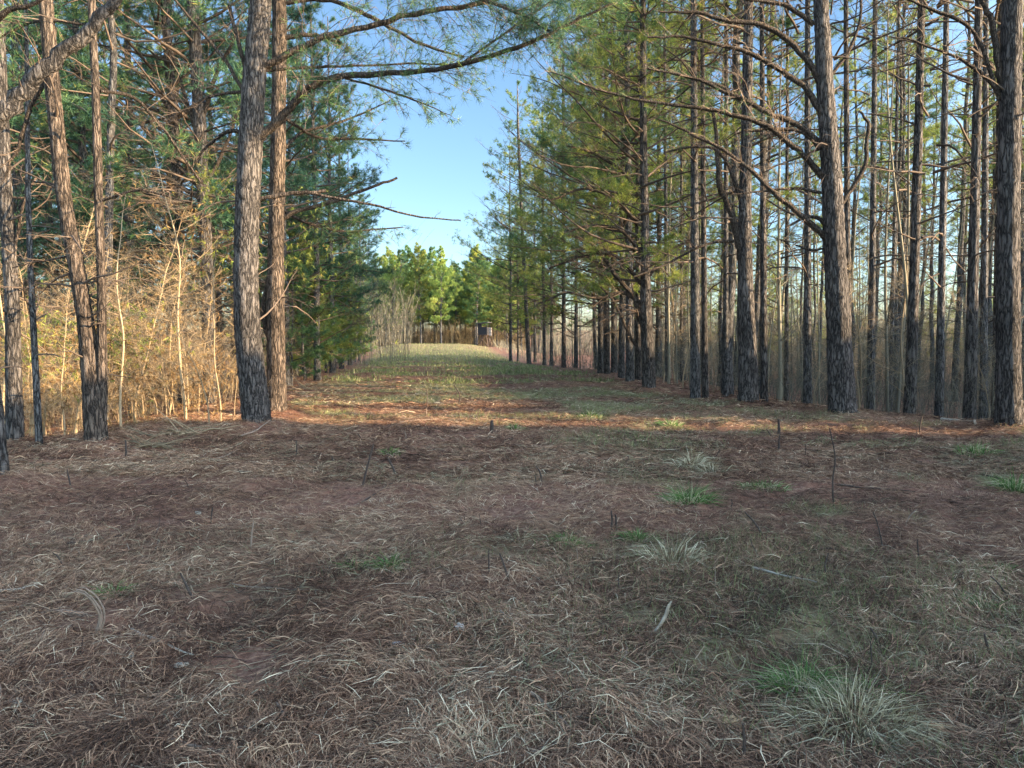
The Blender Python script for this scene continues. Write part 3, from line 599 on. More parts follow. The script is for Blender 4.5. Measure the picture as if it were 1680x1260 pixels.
# ------------------------------------------------------------------ bare saplings and brush
def make_sapling(seed, H, r, nb, bL, up=.5, tone=(.3, 1), mat_=None, split=3, crookk=.05):
    rng = R0(seed); g = Geo(); gt = Geo()
    P = crooked(rng, (0, 0, -.1), (rng.normal()*.05, rng.normal()*.05, 1), H, 10, crookk, (0, 0, .3))
    tube(gt, spl(P, 2), np.linspace(r, r*.18, 21), 6, rng.uniform(.5, .9), rough=.06, rng=rng)
    for k in range(nb):
        t = rng.uniform(.12, .97); i = int(t*10); p = P[i]+(P[min(i+1, 10)]-P[i])*(t*10-i); a = rng.uniform(0, 6.28); L = bL*(1-.6*t)*rng.uniform(.5, 1.2)
        b = crooked(rng, p, (cos(a), sin(a), up+rng.normal()*.25), L, 5, .14, (0, 0, .2))
        tube(g, b, np.linspace(max(.004, r*.3*(1-t*.5)), .0025, len(b)), 4, rng.uniform(*tone), cap=False)
        sub_twigs(g, rng, b, .15, int(4+L*5), L*.5, .0035, .1, None, tone, split=split)
    return dict(trunk=gt.mesh('sapling_trunk', mat_ or PALE), twigs=g.mesh('sapling_twigs', mat_ or PALE))
def place_sap(pr, x, y, label, group, rz=0, s=1., name='bare_sapling', cat='sapling', sz=1.):
    o = empty(name, (x, y, gz(x, y)), label, cat, group, rz, s); o.scale = (s, s, s*sz)
    part('trunk', pr['trunk'], o); part('twigs', pr['twigs'], o); return o
SAP = [make_sapling(500+i, 3.6+.5*i, .018+.004*i, 40, 1.3, crookk=.09, split=4) for i in range(4)]
POLE = [make_sapling(520+i, 10, .035+.009*i, 30, 1.7, .6, (.1, .8), GREYT, crookk=.025) for i in range(3)]
saps = [(222, 700, 13.6, 1.25, 2), (236, 690, 14.5, 1.0, 1), (306, 700, 13.4, 1.3, 3), (343, 708, 12.9, 1., 0), (362, 702, 13.2, 1.1, 1), (258, 665, 17, 1., 2), (195, 700, 14.8, .8, 0), (285, 690, 14.5, .8, 2), (325, 690, 14.6, 1., 1), (385, 690, 14, .8, 0), (105, 725, 12., .9, 1), (48, 735, 12.5, .9, 2)]
sl = ['pale sunlit sapling standing right of the forked pine', 'thin pale sapling just behind the sunlit sapling by the forked pine', 'pale crooked sapling midway between forked pine and thick curving pine', 'short sapling at the shaded litter edge left of the thick curving pine', 'sapling close to the left side of the thick curving pine',
 'small sapling far back in the sunlit gap on the left', 'little sapling right against the forked pine', 'low twiggy sapling behind the pale crooked sapling', 'twiggy sapling in front of the many-limbed trunk', 'short twiggy sapling touching the thick curving pine', 'twiggy sapling left of the forked pine', 'twiggy sapling behind the leftmost trunks']
for (px, py, Y, s, j), lb in zip(saps, sl):
    x = at(px, py, Y)[0]; place_sap(SAP[j], x, Y, lb, None, rng.uniform(0, 6), s*.72)
for k in range(80):
    y = 12.6+15*rng.random()**1.4; x = rng.uniform(-.68*y-1, XL(y)-.6); place_sap(SAP[k % 4], x, y, 'leafless twiggy sapling in the left-hand undergrowth', 'saplings in the left-hand undergrowth', rng.uniform(0, 6), rng.uniform(.5, 1.05))
for k in range(6):
    y = rng.uniform(18, 34); x = XL(y)-rng.uniform(.0, 1.6); place_sap(SAP[k % 4], x, y, 'leafless sapling along the left edge of the clearing', 'saplings along the left clearing edge', rng.uniform(0, 6), rng.uniform(.5, .9))
for k in range(95):
    y = 16+42*rng.random(); x = rng.uniform(XR(y)+1.0, .68*y+1); place_sap(POLE[k % 3], x, y, 'thin grey leafless pole tree among the right-hand pines', 'leafless pole trees on the right', rng.uniform(0, 6), rng.uniform(.6, 1.15))
for k in range(40):
    y = 14+22*rng.random(); x = rng.uniform(XR(y)+.6, .68*y+1); place_sap(SAP[k % 4], x, y, 'grey leafless sapling in the shaded right-hand undergrowth', 'saplings in the right-hand undergrowth', rng.uniform(0, 6), rng.uniform(.5, 1.), )
def brush(seed, n, xg, yg, h0, h1, name, label, m, rr=.005, sub=7, lean=.25):
    rng = R0(seed); g = Geo()
    Y = yg(rng, n); X = xg(rng, Y, n); Z = terrain(X, Y)-.03; P = np.stack([X, Y, Z], -1)
    H = rng.uniform(h0, h1, (n, 1)); d = unit(np.stack([rng.normal(size=n)*lean, rng.normal(size=n)*lean, np.ones(n)], -1))
    sc = np.clip(Y/18, .8, 5); r = rr*sc
    M = P+d*H*.5; d2 = unit(d+rng.normal(size=(n, 3))*.22); E = M+d2*H*.5; tn = rng.random(n)
    twigs(g, P, M, E, r, r*.4, tn)
    for s in range(sub):
        u = rng.uniform(.15, .95, (n, 1)); Q = np.where(u < .5, P+(M-P)*u*2, M+(E-M)*(u*2-1)); dd = unit(d+rng.normal(size=(n, 3))*.75); l = H*rng.uniform(.12, .38, (n, 1))
        E2 = Q+dd*l; twigs(g, Q, Q+dd*l*.5+rng.normal(size=(n, 3))*l*.09, E2, r*.5, r*.25, tn)
        dd = unit(dd+rng.normal(size=(n, 3))*.6); twigs(g, E2-dd*0, E2+dd*l*.25, E2+dd*l*.5+rng.normal(size=(n, 3))*l*.08, r*.3, r*.2, tn)
    return tag(part(name, g.mesh(name, m)), label, 'brush', kind='stuff')
brush(601, 2600, lambda r, Y, n: XR(Y)+.6+(.68*Y+3-XR(Y))*r.random(n), lambda r, n: 13.5+45*r.random(n)**1.2, .5, 2.3, 'right_hand_brush'.replace('right_hand_', 'leafless_'), 'grey leafless brush filling the shaded floor of the right-hand stand', GREYT, .004)
brush(602, 1000, lambda r, Y, n: XL(Y)-.4-(.7*Y+XL(Y)+2)*r.random(n), lambda r, n: 12.8+30*r.random(n)**1.2, .4, 2.4, 'dry_brush', 'sunlit tan dry brush filling the left-hand undergrowth', PALE, .0036)
brush(603, 900, lambda r, Y, n: np.where(r.random(n) < .5, XR(Y)+.2+r.random(n)*3, XL(Y)-.2-r.random(n)*3), lambda r, n: 24+85*r.random(n), .35, 1.2, 'edge_brush', 'low brush lining both edges of the far clearing', GREYT, .0035)
brush(604, 3000, lambda r, Y, n: Y*r.uniform(.03, .75, n), lambda r, n: r.uniform(105, 190, n), 2.5, 9, 'distant_thicket', 'far grey-brown thicket closing the gaps behind the right-hand stand', GREYT, .006, lean=.12)
brush(607, 3000, lambda r, Y, n: Y*r.uniform(.16, .75, n), lambda r, n: r.uniform(42, 100, n), 1.5, 5, 'tall_brush', 'tall grey brush standing between the deeper right-hand trunks', GREYT, .0035, lean=.15)
brush(605, 1500, lambda r, Y, n: -Y*r.uniform(.13, .75, n), lambda r, n: r.uniform(50, 150, n), 2.5, 8, 'distant_brushwood', 'far thicket closing the gaps behind the left-hand wood', GREYT, .006, lean=.12)
brush(606, 3800, lambda r, Y, n: Y*r.uniform(-.22, .02, n), lambda r, n: r.uniform(124, 230, n), .7, 5.5, 'russet_brush', 'golden brown undergrowth below the far row of pines', FARB, .0045, lean=.4)
# rusty dead leaves hung in the left brush
def leaves(seed, spots, m, name, label, L=.12, w=.009):
    rng = R0(seed); g = Geo()
    for (px, py, Y, rad, n) in spots:
        c = at(px, py, Y); P = c+rng.normal(size=(n, 3))*np.array([rad, rad, rad*.9]); P[:, 2] = np.maximum(P[:, 2], terrain(P[:, 0], P[:, 1])+.02)
        tufts(g, rng, P, rng.normal(size=(n, 3))*.6+np.array([0, 0, -.6]), 9, L, w, .6)
    tag(part(name, g.mesh(name, m)), label, 'leaves', kind='stuff')
leaves(611, [(90, 590, 12.5, .5, 260), (100, 660, 12, .45, 220), (225, 600, 13.5, .45, 240), (240, 560, 14.5, .55, 200), (310, 640, 13.4, .35, 160), (345, 600, 13.8, .35, 120), (310, 440, 14.8, .7, 160), (215, 680, 13.5, .4, 120), (290, 360, 16, .8, 140)], RUSTL, 'dead_leaves', 'rusty brown dead leaves and needles hung in the left brush')
leaves(612, [(70, 570, 12.6, .4, 200), (205, 555, 13.8, .4, 200), (345, 300, 16.5, .25, 70), (355, 430, 15, .5, 80), (500, 420, 20, .8, 200), (560, 520, 38, 1.6, 300), (520, 560, 30, 1.0, 200), (440, 400, 18, .8, 120)], NEEDY, 'evergreen_sprays', 'bright yellow-green sprays among the left brush', .13, .012)

# bare pinkish trees at the far left corner of the clearing
BARE = make_sapling(540, 13, .10, 70, 1.9, .9, (.2, .8), GREYT)
for k, (px, Y, s) in enumerate([(614, 116, .5), (626, 128, .3), (716, 124, .4), (742, 126, .4)]):
    x = at(px, 565, Y)[0]; place_sap(BARE, x, Y, ['pinkish leafless tree at the far left corner of the clearing', 'second leafless tree right of the pinkish one at the far corner', 'small leafless tree in front of the far row of pines', 'small leafless tree beside the thick far trunk'][k], None, k, s, 'bare_tree', 'bare tree')

# ------------------------------------------------------------------ the raised blind
def box(g, c, s, rx=0, ry=0):
    c = np.array(c, float); s = np.array(s, float)/2
    V = np.array([[x, y, z] for x in (-1, 1) for y in (-1, 1) for z in (-1, 1)])*s
    cx, sx, cy, sy = cos(rx), sin(rx), cos(ry), sin(ry)
    V = V@np.array([[1, 0, 0], [0, cx, sx], [0, -sx, cx]])@np.array([[cy, 0, -sy], [0, 1, 0], [sy, 0, cy]])
    g.add(V+c, [[0, 1, 3, 2], [4, 6, 7, 5], [0, 4, 5, 1], [2, 3, 7, 6], [0, 2, 6, 4], [1, 5, 7, 3]])
Yb = 102.; xb = at(794, 568, Yb)[0]; zb = gz(xb, Yb)
zb0 = zb
root = empty('hunting_blind', (xb, Yb, zb), 'dark boxy raised hunting blind on braced legs at the far right end of the clearing', 'hunting blind', rz=-.3)
g = Geo()
for (cx, cy, sx, sy, z0, z1) in [(0, -.6, 1.24, .04, 0, 1.0), (0, .6, 1.24, .04, 0, .95), (-.62, 0, .04, 1.16, 0, 1.0), (.62, 0, .04, 1.16, 0, .95)]:
    box(g, (cx, cy, 1.55+(z0+z1)/2), (sx, sy, z1-z0))
for sx in (-.6, .6):
    for sy in (-.6, .6): box(g, (sx*.99, sy*.99, 2.75), (.07, .07, .46))
box(g, (-.36, -.6, 2.76), (.52, .03, .44)); box(g, (-.62, -.2, 2.76), (.03, .75, .44))
part('cabin', g.mesh('cabin', BLINDM, smooth=False), root)
g = Geo(); box(g, (0, 0, 3.08), (1.62, 1.7, .07), 0, -.09); box(g, (0, -.86, 3.06), (1.6, .04, .12), 0, -.09); part('roof', g.mesh('roof', ROOFM, smooth=False), root)
g = Geo(); box(g, (0, 0, 1.52), (1.4, 1.4, .07)); part('platform', g.mesh('platform', POSTM, smooth=False), root)
for sx in (-1, 1):
    for sy in (-1, 1):
        g = Geo(); tube(g, [(sx*.5, sy*.5, 1.5), (sx*.85, sy*.85, -.3)], [.08, .08], 6); part('leg', g.mesh('leg', POSTM), root)
for a in ((-.5, -.6, 1.45, .8, -.85, 0), (.5, -.6, 1.45, -.8, -.85, 0), (.6, .6, 1.4, .9, -.85, .0), (0, -.55, 1.45, 0, -.6, -.3)):
    g = Geo(); tube(g, [a[:3], a[3:]], [.06, .06], 5); part('brace', g.mesh('brace', POSTM), root)
g = Geo(); box(g, (.9, -.1, 1.95), (.36, .05, 1.0)); part('side_board', g.mesh('side_board', PALEB, smooth=False), root)
g = Geo()
for sx in (.78, 1.16): tube(g, [(sx, -.2, 2.5), (sx+.35, -.7, -.2)], [.03, .03], 5)
for k in range(6): f = .1+k*.15; box(g, (.97+.35*f, -.2-.5*f, 2.5-2.7*f), (.4, .04, .04))
part('ladder', g.mesh('ladder', POSTM), root)

# ------------------------------------------------------------------ small things on the ground
def ground_pt(px, py):
    lo, hi = 2., 60.
    for Y in np.arange(2.2, 60, .04):
        p = at(px, py, Y)
        if p[2] <= gz(p[0], p[1]): return np.array([p[0], Y, gz(p[0], p[1])])
    return p
def grass_clump(seed, px, py, wpx, hpx, label, m=None, n=260, dens=1., flop=1.25, name='grass_tuft', cat='grass tuft'):
    rng = R0(seed); c = ground_pt(px, py); R = wpx*mpp(c[1])*.5; H = hpx*mpp(c[1]); g = Geo()
    a = rng.uniform(0, 2*pi, n); q = R*.62*rng.random(n)**.6*(.75+.5*vnoise(np.cos(a)*3, np.sin(a)*3, 1., seed)); X = c[0]+np.cos(a)*q; Y = c[1]+np.sin(a)*q*.8; Z = terrain(X, Y)-.01
    P = np.stack([X, Y, Z], -1); o = np.stack([np.cos(a), np.sin(a), 0*a], -1)*(q/R/.55)[:, None]
    d = unit(o*flop+rng.normal(size=(n, 3))*.45+np.array([0, 0, 1.])); L = H*rng.uniform(.35, 1.5, n)[:, None]
    Mx = P+d*L*.5; E = Mx+unit(d+o*.9+np.array([0, 0, -.75])+rng.normal(size=(n, 3))*.25)*L*.6
    E[:, 2] = np.maximum(E[:, 2], terrain(E[:, 0], E[:, 1])+.004)
    sd = unit(np.cross(d, rng.normal(size=(n, 3)))); w = (.0026+.0022*rng.random(n))[:, None]*np.clip(c[1]/5, .8, 3)
    V = np.stack([P-sd*w*.6, P+sd*w*.6, Mx-sd*w*.5, Mx+sd*w*.5, E], 1); b = np.arange(n)[:, None]*5
    tn = np.repeat(np.clip(np.where(rng.random(n) < .22, .95, rng.normal(.42, .24, n)), 0, 1), 5)
    g.add(V.reshape(-1, 3), (b[:, :, None]+np.array([[0, 1, 3, 2]])[None]).reshape(-1, 4), tn)
    g.F.append(((b[:, :, None]+np.array([[2, 3, 4]])[None]).reshape(-1, 3)))
    me = g.mesh(name, m or TUFT, c, smooth=False); ob = part(name, me); ob.location = c; tag(ob, label, cat)
for i, a in enumerate([(1318, 1135, 120, 66, 'green grass tuft behind the big pale straw clump at lower right', TUFT, 520), (1400, 1195, 260, 80, 'big pale drooping straw clump at lower right', STRAW, 1500), (1420, 1150, 90, 50, 'small green clump growing inside the pale straw at lower right', TUFT, 160),
 (1130, 826, 90, 38, 'dark green leafy tuft right of centre in the foreground', TUFT, 420), (188, 980, 54, 34, 'small bright green tuft at left beside a curled bark strip', TUFT, 260), (640, 935, 46, 30, 'bright green tuft left of centre in the foreground', TUFT, 200), (580, 935, 50, 24, 'paler green tuft left of the bright central tuft', TUFT, 180),
 (1045, 890, 56, 30, 'green tuft rising from straw right of the twin dark stems', TUFT, 260), (1100, 925, 150, 50, 'pale straw clump with dark stalks right of centre', STRAW, 420), (1665, 810, 60, 40, 'dark green tuft at the right frame edge', TUFT, 360), (1135, 765, 70, 30, 'pale frosty tuft beyond the dark green leafy tuft', STRAW, 300),
 (1600, 745, 90, 20, 'low bluish green patch near the right trees', TUFT, 300), (1170, 870-90, 60, 30, 'wispy straw tuft behind the dark green leafy tuft', STRAW, 200), (1100, 700, 50, 16, 'green tuft on the sunlit streak right of centre', TUFT, 200), (640, 745, 50, 14, 'small green tuft left of centre beyond the crossed sticks', TUFT, 160), (970, 683, 80, 12, 'green tuft on the far side of the sunlit streak', TUFT, 240),
 (1615, 1000, 110, 26, 'bright green low patch at right foreground', TUFT, 380), (1640, 935, 90, 18, 'yellow green low patch at the right edge', TUFT, 260), (1250, 800, 130, 16, 'low green patch right of the leafy tuft', TUFT, 380), (845, 705, 24, 16, 'tiny green tuft beside the short stub at centre', TUFT, 90), (720, 1190, 110, 22, 'low grey-green patch at bottom centre', STRAW, 420), (1480, 1210, 160, 50, 'loose straw fringe on the right of the big pale clump', STRAW, 600), (930, 890, 90, 20, 'faint green patch near the centre of the foreground', TUFT, 260), (850, 885, 80, 18, 'straw wisps at the centre of the foreground', STRAW, 200)]):
    grass_clump(700+i, a[0], a[1], a[2], a[3], a[4], a[5], a[6], flop=2.0 if a[5] is STRAW else 1.2)
def stem(seed, pts, label, m=None, name='dead_stem', cat='stem', lean=0., wpx=4):
    wpx = wpx*1.15
    rng = R0(seed); b = ground_pt(*pts[0]); g = Geo(); Y = b[1]
    P = [b-np.array([0, 0, .03])]+[at(p[0], p[1], Y+(lean*(i+1))) for i, p in enumerate(pts[1:])]
    Q = spl(P, 4); tube(g, Q, np.linspace(wpx*mpp(Y)*.5, wpx*mpp(Y)*.28, len(Q)), 6, rough=.12, rng=rng)
    ob = part(name, g.mesh(name, m or DARKSTEM, b)); ob.location = b; tag(ob, label, cat)
stem(801, [(1368, 832), (1366, 790), (1370, 750), (1361, 702)], 'tall thin upright stem with a dark knob at its foot, right foreground', wpx=2.8)
stem(802, [(594, 796), (603, 765), (613, 728)], 'dark stick leaning right, left of centre, pair with the leftward one')
stem(803, [(652, 782), (645, 768), (636, 750)], 'short dark stick leaning left beside the longer right-leaning stick')
stem(804, [(808, 710), (807, 700), (807, 690)], 'stubby dark cut stub near the centre of the clearing', wpx=7)
stem(805, [(838, 955), (828, 930), (820, 908)], 'dark curved stem leaning left at the foreground centre')
stem(806, [(803, 945), (802, 920), (802, 902)], 'thin upright stem just left of the dark curved stem', wpx=2.5)
stem(807, [(1003, 870), (1004, 855), (1003, 838)], 'left one of twin dark upright stems right of centre')
stem(808, [(1011, 872), (1011, 858), (1010, 845)], 'right one of twin dark upright stems right of centre')
stem(809, [(1222, 1262), (1221, 1220), (1219, 1188)], 'black upright stem at the bottom edge beside the orange wood chip', wpx=6)
stem(810, [(1508, 712), (1510, 695), (1514, 680)], 'short thin stem near the right-hand trees', wpx=2.5)
stem(811, [(1278, 742), (1278, 728), (1279, 715)], 'short dark stub among litter right of centre', wpx=3)
stem(812, [(1278, 716), (1278, 700), (1277, 688)], 'small dark stub at the end of the sunlit streak', wpx=5)
stem(813, [(320, 985), (308, 965), (296, 940)], 'dark brown stick leaning left near the small bright green tuft', wpx=5)
stem(814, [(411, 905), (413, 880), (416, 856)], 'grey stem standing straight in the left foreground', STICK, wpx=3.5)
stem(815, [(207, 752), (207, 740), (206, 722)], 'dark snapped stub before the forked pine', wpx=4)
stem(816, [(118, 802), (112, 780), (110, 770)], 'small dark stub left of the forked pine in the litter', wpx=3)
stem(817, [(700, 668), (701, 655), (700, 640)], 'thin dark weed stalk standing mid clearing', wpx=2)
stem(818, [(752, 664), (754, 648), (745, 632)], 'forked thin weed stalk mid clearing right of the first', wpx=2)
stem(819, [(1450, 900), (1440, 860), (1432, 840)], 'thin brown stem leaning left in the right foreground', wpx=2.5)
stem(820, [(1508, 918), (1506, 900), (1505, 885)], 'short upright stub in the right foreground straw', wpx=3)
stem(821, [(1445, 1062), (1437, 1045), (1428, 1030)], 'pair-like small leaning stub above the big straw clump', wpx=5)
stem(822, [(1432, 1105), (1430, 1080), (1428, 1052)], 'thin dark stem just behind the big straw clump', wpx=3)
stem(823, [(1255, 880), (1240, 860), (1222, 840)], 'dark stick leaning left beyond the long straw stick', wpx=3.5)
stem(824, [(1660, 985), (1640, 960), (1625, 945)], 'leaning dark twig at the right foreground edge', wpx=3)
stem(825, [(1630, 1080), (1620, 1060), (1615, 1040)], 'brown snapped stub low at right foreground', wpx=5)
stem(826, [(890, 790), (886, 775), (880, 765)], 'tiny dark stub in a row beyond the foreground centre', wpx=3)
stem(827, [(485, 748), (487, 738), (486, 722)], 'thin dark stub right of the thick curving pine', wpx=2.5)
stem(828, [(345, 860), (347, 845), (349, 832)], 'thin dark stub in the left litter', wpx=3)
def stick(seed, p0, p1, label, m=STICK, wpx=5, name='fallen_stick', cat='stick', bow=.03, lift=.02, mid=None):
    rng = R0(seed); a = ground_pt(*p0); b = ground_pt(*p1); n = 9; t = np.linspace(0, 1, n)[:, None]
    P = a*(1-t)+b*t; L = np.linalg.norm(b-a); side = unit(np.cross(b-a, [0, 0, 1.])); P = P+side*np.sin(t*pi)*L*rng.normal()*bow*2+rng.normal(size=P.shape)*L*.006
    zz = np.array([gz(p[0], p[1]) for p in P])
    P[:, 2] = zz*.5+(np.linspace(zz[0], zz[-1], n))*.5+lift; P[:, 2] = np.maximum(P[:, 2], zz+.006)
    w = wpx*mpp((a[1]+b[1])/2)*.5; g = Geo(); tube(g, P, np.linspace(w, w*.5, n)*rng.uniform(.85, 1.15, n), 6, rough=.12, rng=rng)
    for k in range(rng.integers(0, 3)):
        i = rng.integers(2, n-2); tube(g, [P[i], P[i]+(P[i+1]-P[i])*.8+side*L*.06*rng.choice([-1, 1])+[0, 0, .02]], [w*.4, w*.15], 4)
    ob = part(name, g.mesh(name, m, P[n//2])); ob.location = P[n//2]; tag(ob, label, cat)
wr = R0(888)
for k in range(44):
    X, Y = scatter(wr, 1, 4, 16, 0, 1.); x, y = float(X[0])*.9, float(Y[0]); z = gz(x, y); h = wr.uniform(.05, .2); g = Geo()
    tube(g, crooked(wr, (x, y, z-.02), (wr.normal()*.35, wr.normal()*.35, 1), h, 4, .12), np.linspace(.0045, .0025, 5)*wr.uniform(.7, 1.5)*max(1, y/7), 5)
    o = part('weed_stub', g.mesh('weed_stub', DARKSTEM if k % 3 else STICK, (x, y, z))); o.location = (x, y, z); tag(o, 'small dark cut weed stub poking out of the needle litter', 'weed stub', 'weed stubs in the litter')
stick(901, (270, 1222), (400, 1262), 'thick brown stick running off the bottom edge at left', wpx=8)
stick(902, (215, 1040), (318, 1082), 'long pale thin stick lying across the left foreground', BONE, 5)
stick(903, (1235, 938), (1340, 964), 'long straight straw-coloured stick right of centre', BONE, 5)
stick(904, (1445, 955), (1610, 988), 'long thin grey stick at right pointing to the green patch', STICK, 4)
stick(905, (1290, 918), (1410, 912), 'dark twiggy stick lying level in the right foreground', DARKSTEM, 4)
stick(906, (0, 978), (66, 966), 'pale flat stick entering from the left frame edge', BONE, 6)
stick(907, (455, 1170), (490, 1255), 'brown bent stick near the bottom left of centre', STICK, 6, bow=.08)
stick(908, (820, 1010), (878, 1045), 'straight pale twig at the foreground centre', BONE, 4)
stick(909, (700, 1074), (775, 1074), 'dark bent twig resting on bare soil at bottom centre', STICK, 4, bow=.08)
stick(910, (830, 1262), (950, 1215), 'pale brown stick at the bottom edge right of centre', STICK, 6)
stick(911, (345, 1072), (440, 1050), 'dark brown stick lying in needles left of centre', DARKSTEM, 5)
stick(912, (1000, 1110), (1026, 1060), 'slim brown twig pointing away right of centre', STICK, 4)
stick(913, (1045, 1115), (1075, 1135), 'stubby dark stick on bare soil right of centre', DARKSTEM, 8)
stick(914, (1160, 1200), (1205, 1130), 'long straw stem left of the big pale clump', BONE, 4)
stick(915, (870, 1150), (935, 1210), 'bundle-like grey stick pointing to the bottom edge', STICK, 7)
stick(916, (110, 900), (200, 885), 'dark stick in the left litter beyond the bright tuft', DARKSTEM, 4)
stick(917, (330, 760), (400, 735), 'weathered branch lying in front of the thick curving pine', STICK, 3)
stick(918, (395, 722), (452, 690), 'tan branch propped at the foot of the thick curving pine', STICK, 3.5, lift=.04)
stick(919, (380, 965), (520, 975), 'thin brown twig running level left of centre', STICK, 3)
stick(920, (590, 830), (700, 775), 'long thin dark twig slanting away left of centre', DARKSTEM, 3)
stick(921, (1370, 800), (1500, 810), 'dark twig lying right of the tall thin upright stem', DARKSTEM, 3.5)
stick(922, (1500, 760), (1640, 790), 'long dark twig in front of the right-hand trees', DARKSTEM, 3.5)
stick(923, (1545, 692), (1600, 697), 'pale bleached log lying at the foot of the right-hand trees', BONE, 8, 'fallen_log', 'log')
stick(924, (655, 640+56), (720, 690), 'thin twig lying on the sunlit streak', STICK, 3)
stick(925, (560, 1110), (640, 1092), 'pale twig left of the bare soil patch', BONE, 3)
stick(926, (20, 1150), (120, 1120), 'long brown twig in the lower left corner', STICK, 5)
stick(927, (1490, 1000), (1590, 1015), 'grey twig left of the bright green low patch', STICK, 3)
def chip(seed, px, py, w, h, label, m=CHIP, name='wood_chip', cat='wood chip', th=.02):
    rng = R0(seed); c = ground_pt(px, py); W = w*mpp(c[1]); D = h*mpp(c[1])*2.2; n = 12; a = np.linspace(0, 2*pi, n, endpoint=False)
    rr = 1+rng.normal(size=n)*.16; ring = np.stack([np.cos(a)*rr*W/2, np.sin(a)*rr*D/2], -1); g = Geo()
    lo = np.column_stack([ring, np.full(n, .0)]); hi = np.column_stack([ring*.85, th+rng.normal(size=n)*th*.25]); ct = np.array([[0, 0, th*1.3]])
    j = np.arange(n); g.add(np.vstack([lo, hi, ct]), np.stack([j, (j+1) % n, n+(j+1) % n, n+j], -1)); g.F.append(np.stack([n+j, n+(j+1) % n, np.full(n, 2*n)], -1))
    ob = part(name, g.mesh(name, m, smooth=False)); ob.location = c+np.array([0, 0, .012]); ob.rotation_euler = (rng.normal()*.15, rng.normal()*.15, rng.normal()*.4); tag(ob, label, cat)
chip(951, 1198, 1198, 38, 11, 'orange-tan chunk of broken wood left of the big straw clump')
chip(952, 1535, 1207, 34, 8, 'brown wood flake right of the big straw clump')
chip(953, 298, 1099, 24, 7, 'white splinter in the left foreground needles', BONE, th=.01)
chip(954, 28, 1162, 18, 14, 'pale crumpled leaf in the lower left corner', BONE, 'dry_leaf', 'leaf', .015)
chip(955, 755, 1036, 18, 9, 'grey curled leaf at the foreground centre', plain('grey leaf', (.42, .37, .33)), 'dry_leaf', 'leaf', .02)
chip(956, 652, 1065, 24, 6, 'bluish white leaf left of the bare soil patch', plain('bluish leaf', (.45, .50, .55)), 'dry_leaf', 'leaf', .01)
chip(957, 216, 1084, 10, 9, 'tiny white flake left of the white splinter', BONE, th=.01)
chip(958, 178, 1230, 14, 7, 'pale yellow flake near the lower left corner', CHIP, th=.01)
chip(959, 325, 848, 10, 6, 'small beige leaf in the left litter', BONE, 'dry_leaf', 'leaf', .02)
chip(960, 405, 1210, 16, 10, 'white papery flake at bottom left of centre', BONE, th=.012)
chip(961, 545, 788, 10, 5, 'pale flake right of the left litter', BONE, th=.012)
def strip(seed, pts, label, m=BONE, wpx=8):
    rng = R0(seed); b = ground_pt(*pts[0]); Y = b[1]; P = np.array([b]+[at(p[0], p[1], Y-.02*i) for i, p in enumerate(pts[1:])]); Q = spl(P, 4); g = Geo(); w = wpx*mpp(Y)
    for k in range(5): tube(g, Q+rng.normal(size=3)*w*.22+rng.normal(size=Q.shape)*w*.05, np.linspace(w*.22, w*.08, len(Q)), 5, rough=.2, rng=rng)
    ob = part('bark_strip', g.mesh('bark_strip', m, b)); ob.location = b; tag(ob, label, 'bark strip')
strip(971, [(158, 1045), (166, 1015), (158, 990), (140, 972), (124, 968)], 'curled shredded bark strip standing in the left foreground', STICK, 9)
strip(972, [(72, 1005), (105, 1002), (138, 1008), (160, 1018)], 'flat shredded grey bark strip left of the curled strip', STICK, 14)
strip(973, [(1072, 1042), (1088, 1020), (1100, 990)], 'white frayed bark strip in the foreground right of centre', BONE, 12)
def branch_pile(seed, px, py, w, label):
    rng = R0(seed); c = ground_pt(px, py); g = Geo(); W = w*mpp(c[1])
    for k in range(16):
        a = rng.uniform(-.5, .5)+(pi if rng.random() < .4 else 0); p = c+np.array([rng.normal()*W*.2, rng.normal()*.15, .02]); b = crooked(rng, p, (cos(a), sin(a), .22), W*rng.uniform(.3, .7), 5, .15)
        tube(g, b, np.linspace(.012, .004, len(b)), 5, rng.random(), cap=False); sub_twigs(g, rng, b, .2, 5, W*.2, .004, .1)
    ob = part('branch_pile', g.mesh('branch_pile', PALE, c)); ob.location = c; tag(ob, label, 'branches')
branch_pile(981, 500, 640, 60, 'pale dead branch sprawled right of the sunlit trunk')
branch_pile(982, 300, 715, 130, 'tangle of pale dead branches at the shaded edge left of the thick curving pine')
branch_pile(983, 250, 735, 100, 'tangle of dead branches right of the forked pine foot')

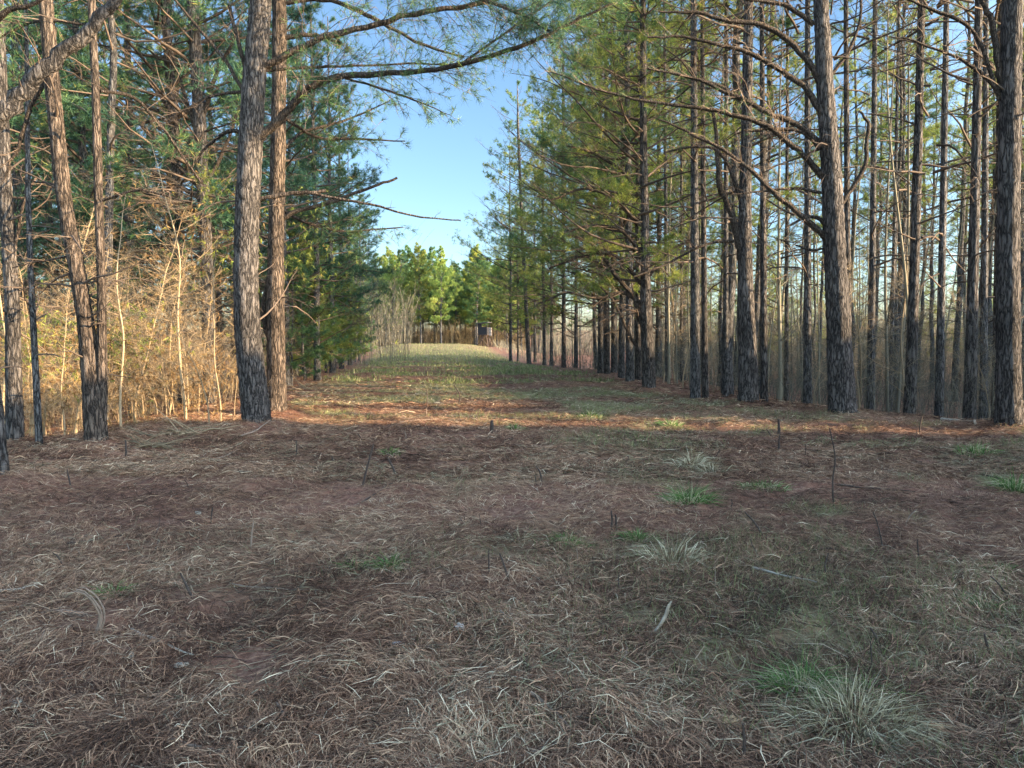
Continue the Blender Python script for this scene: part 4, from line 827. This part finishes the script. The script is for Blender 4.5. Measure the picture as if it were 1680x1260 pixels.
# ------------------------------------------------------------------ sky, sun, camera
w = bpy.data.worlds.new('World'); S.world = w; w.use_nodes = True; nt = w.node_tree
bg = nt.nodes['Background']; sk = nt.nodes.new('ShaderNodeTexSky'); sk.sky_type = 'NISHITA'; sk.sun_disc = False
sk.sun_elevation = radians(SUN_EL); sk.sun_rotation = radians(SUN_AZ); sk.air_density = 1.0; sk.dust_density = .3; sk.ozone_density = 2.8; sk.altitude = 200
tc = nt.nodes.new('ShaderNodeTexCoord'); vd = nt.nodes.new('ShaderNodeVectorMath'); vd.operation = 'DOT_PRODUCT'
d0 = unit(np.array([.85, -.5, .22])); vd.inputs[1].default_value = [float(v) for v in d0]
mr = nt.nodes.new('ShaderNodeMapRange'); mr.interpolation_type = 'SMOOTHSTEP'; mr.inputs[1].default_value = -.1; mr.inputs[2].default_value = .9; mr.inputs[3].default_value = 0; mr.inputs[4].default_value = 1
mxs = nt.nodes.new('ShaderNodeMix'); mxs.data_type = 'RGBA'; mxs.inputs[6].default_value = (1, 1, 1, 1); mxs.inputs[7].default_value = (8.3, 6.2, 4.5, 1)  # warm boost added to the sunward sky behind the camera, brightens the shade
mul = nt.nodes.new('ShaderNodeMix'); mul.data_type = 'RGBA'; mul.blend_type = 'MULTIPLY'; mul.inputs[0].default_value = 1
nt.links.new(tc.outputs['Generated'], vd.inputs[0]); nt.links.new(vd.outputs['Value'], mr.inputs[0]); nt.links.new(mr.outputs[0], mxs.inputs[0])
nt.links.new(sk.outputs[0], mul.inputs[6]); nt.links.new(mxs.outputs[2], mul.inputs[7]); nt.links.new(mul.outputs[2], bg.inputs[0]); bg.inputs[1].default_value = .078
sd = bpy.data.lights.new('sun', 'SUN'); sd.energy = 5.0; sd.angle = radians(.5); sd.color = (1, .72, .42)
so = bpy.data.objects.new('sun', sd); COL.objects.link(so)
so.rotation_euler = (radians(90-SUN_EL), 0, -radians(SUN_AZ)+pi)   # lamp looks along -Z
cd = bpy.data.cameras.new('camera'); cam = bpy.data.objects.new('camera', cd); COL.objects.link(cam)
cd.sensor_width = 36; cd.lens = 36*F/1680; cd.clip_end = 3000; cd.clip_start = .05
cam.location = (0, 0, CAMZ); cam.rotation_euler = (pi/2-PITCH, 0, 0); S.camera = cam
S.view_settings.view_transform = 'Standard'; S.view_settings.look = 'None'; S.view_settings.gamma = 1; S.view_settings.exposure = 2.2
S.render.engine = 'CYCLES'; S.cycles.max_bounces = 4; S.cycles.diffuse_bounces = 2; S.cycles.transmission_bounces = 2; S.cycles.glossy_bounces = 1
S.cycles.use_adaptive_sampling = True; S.cycles.adaptive_threshold = .02
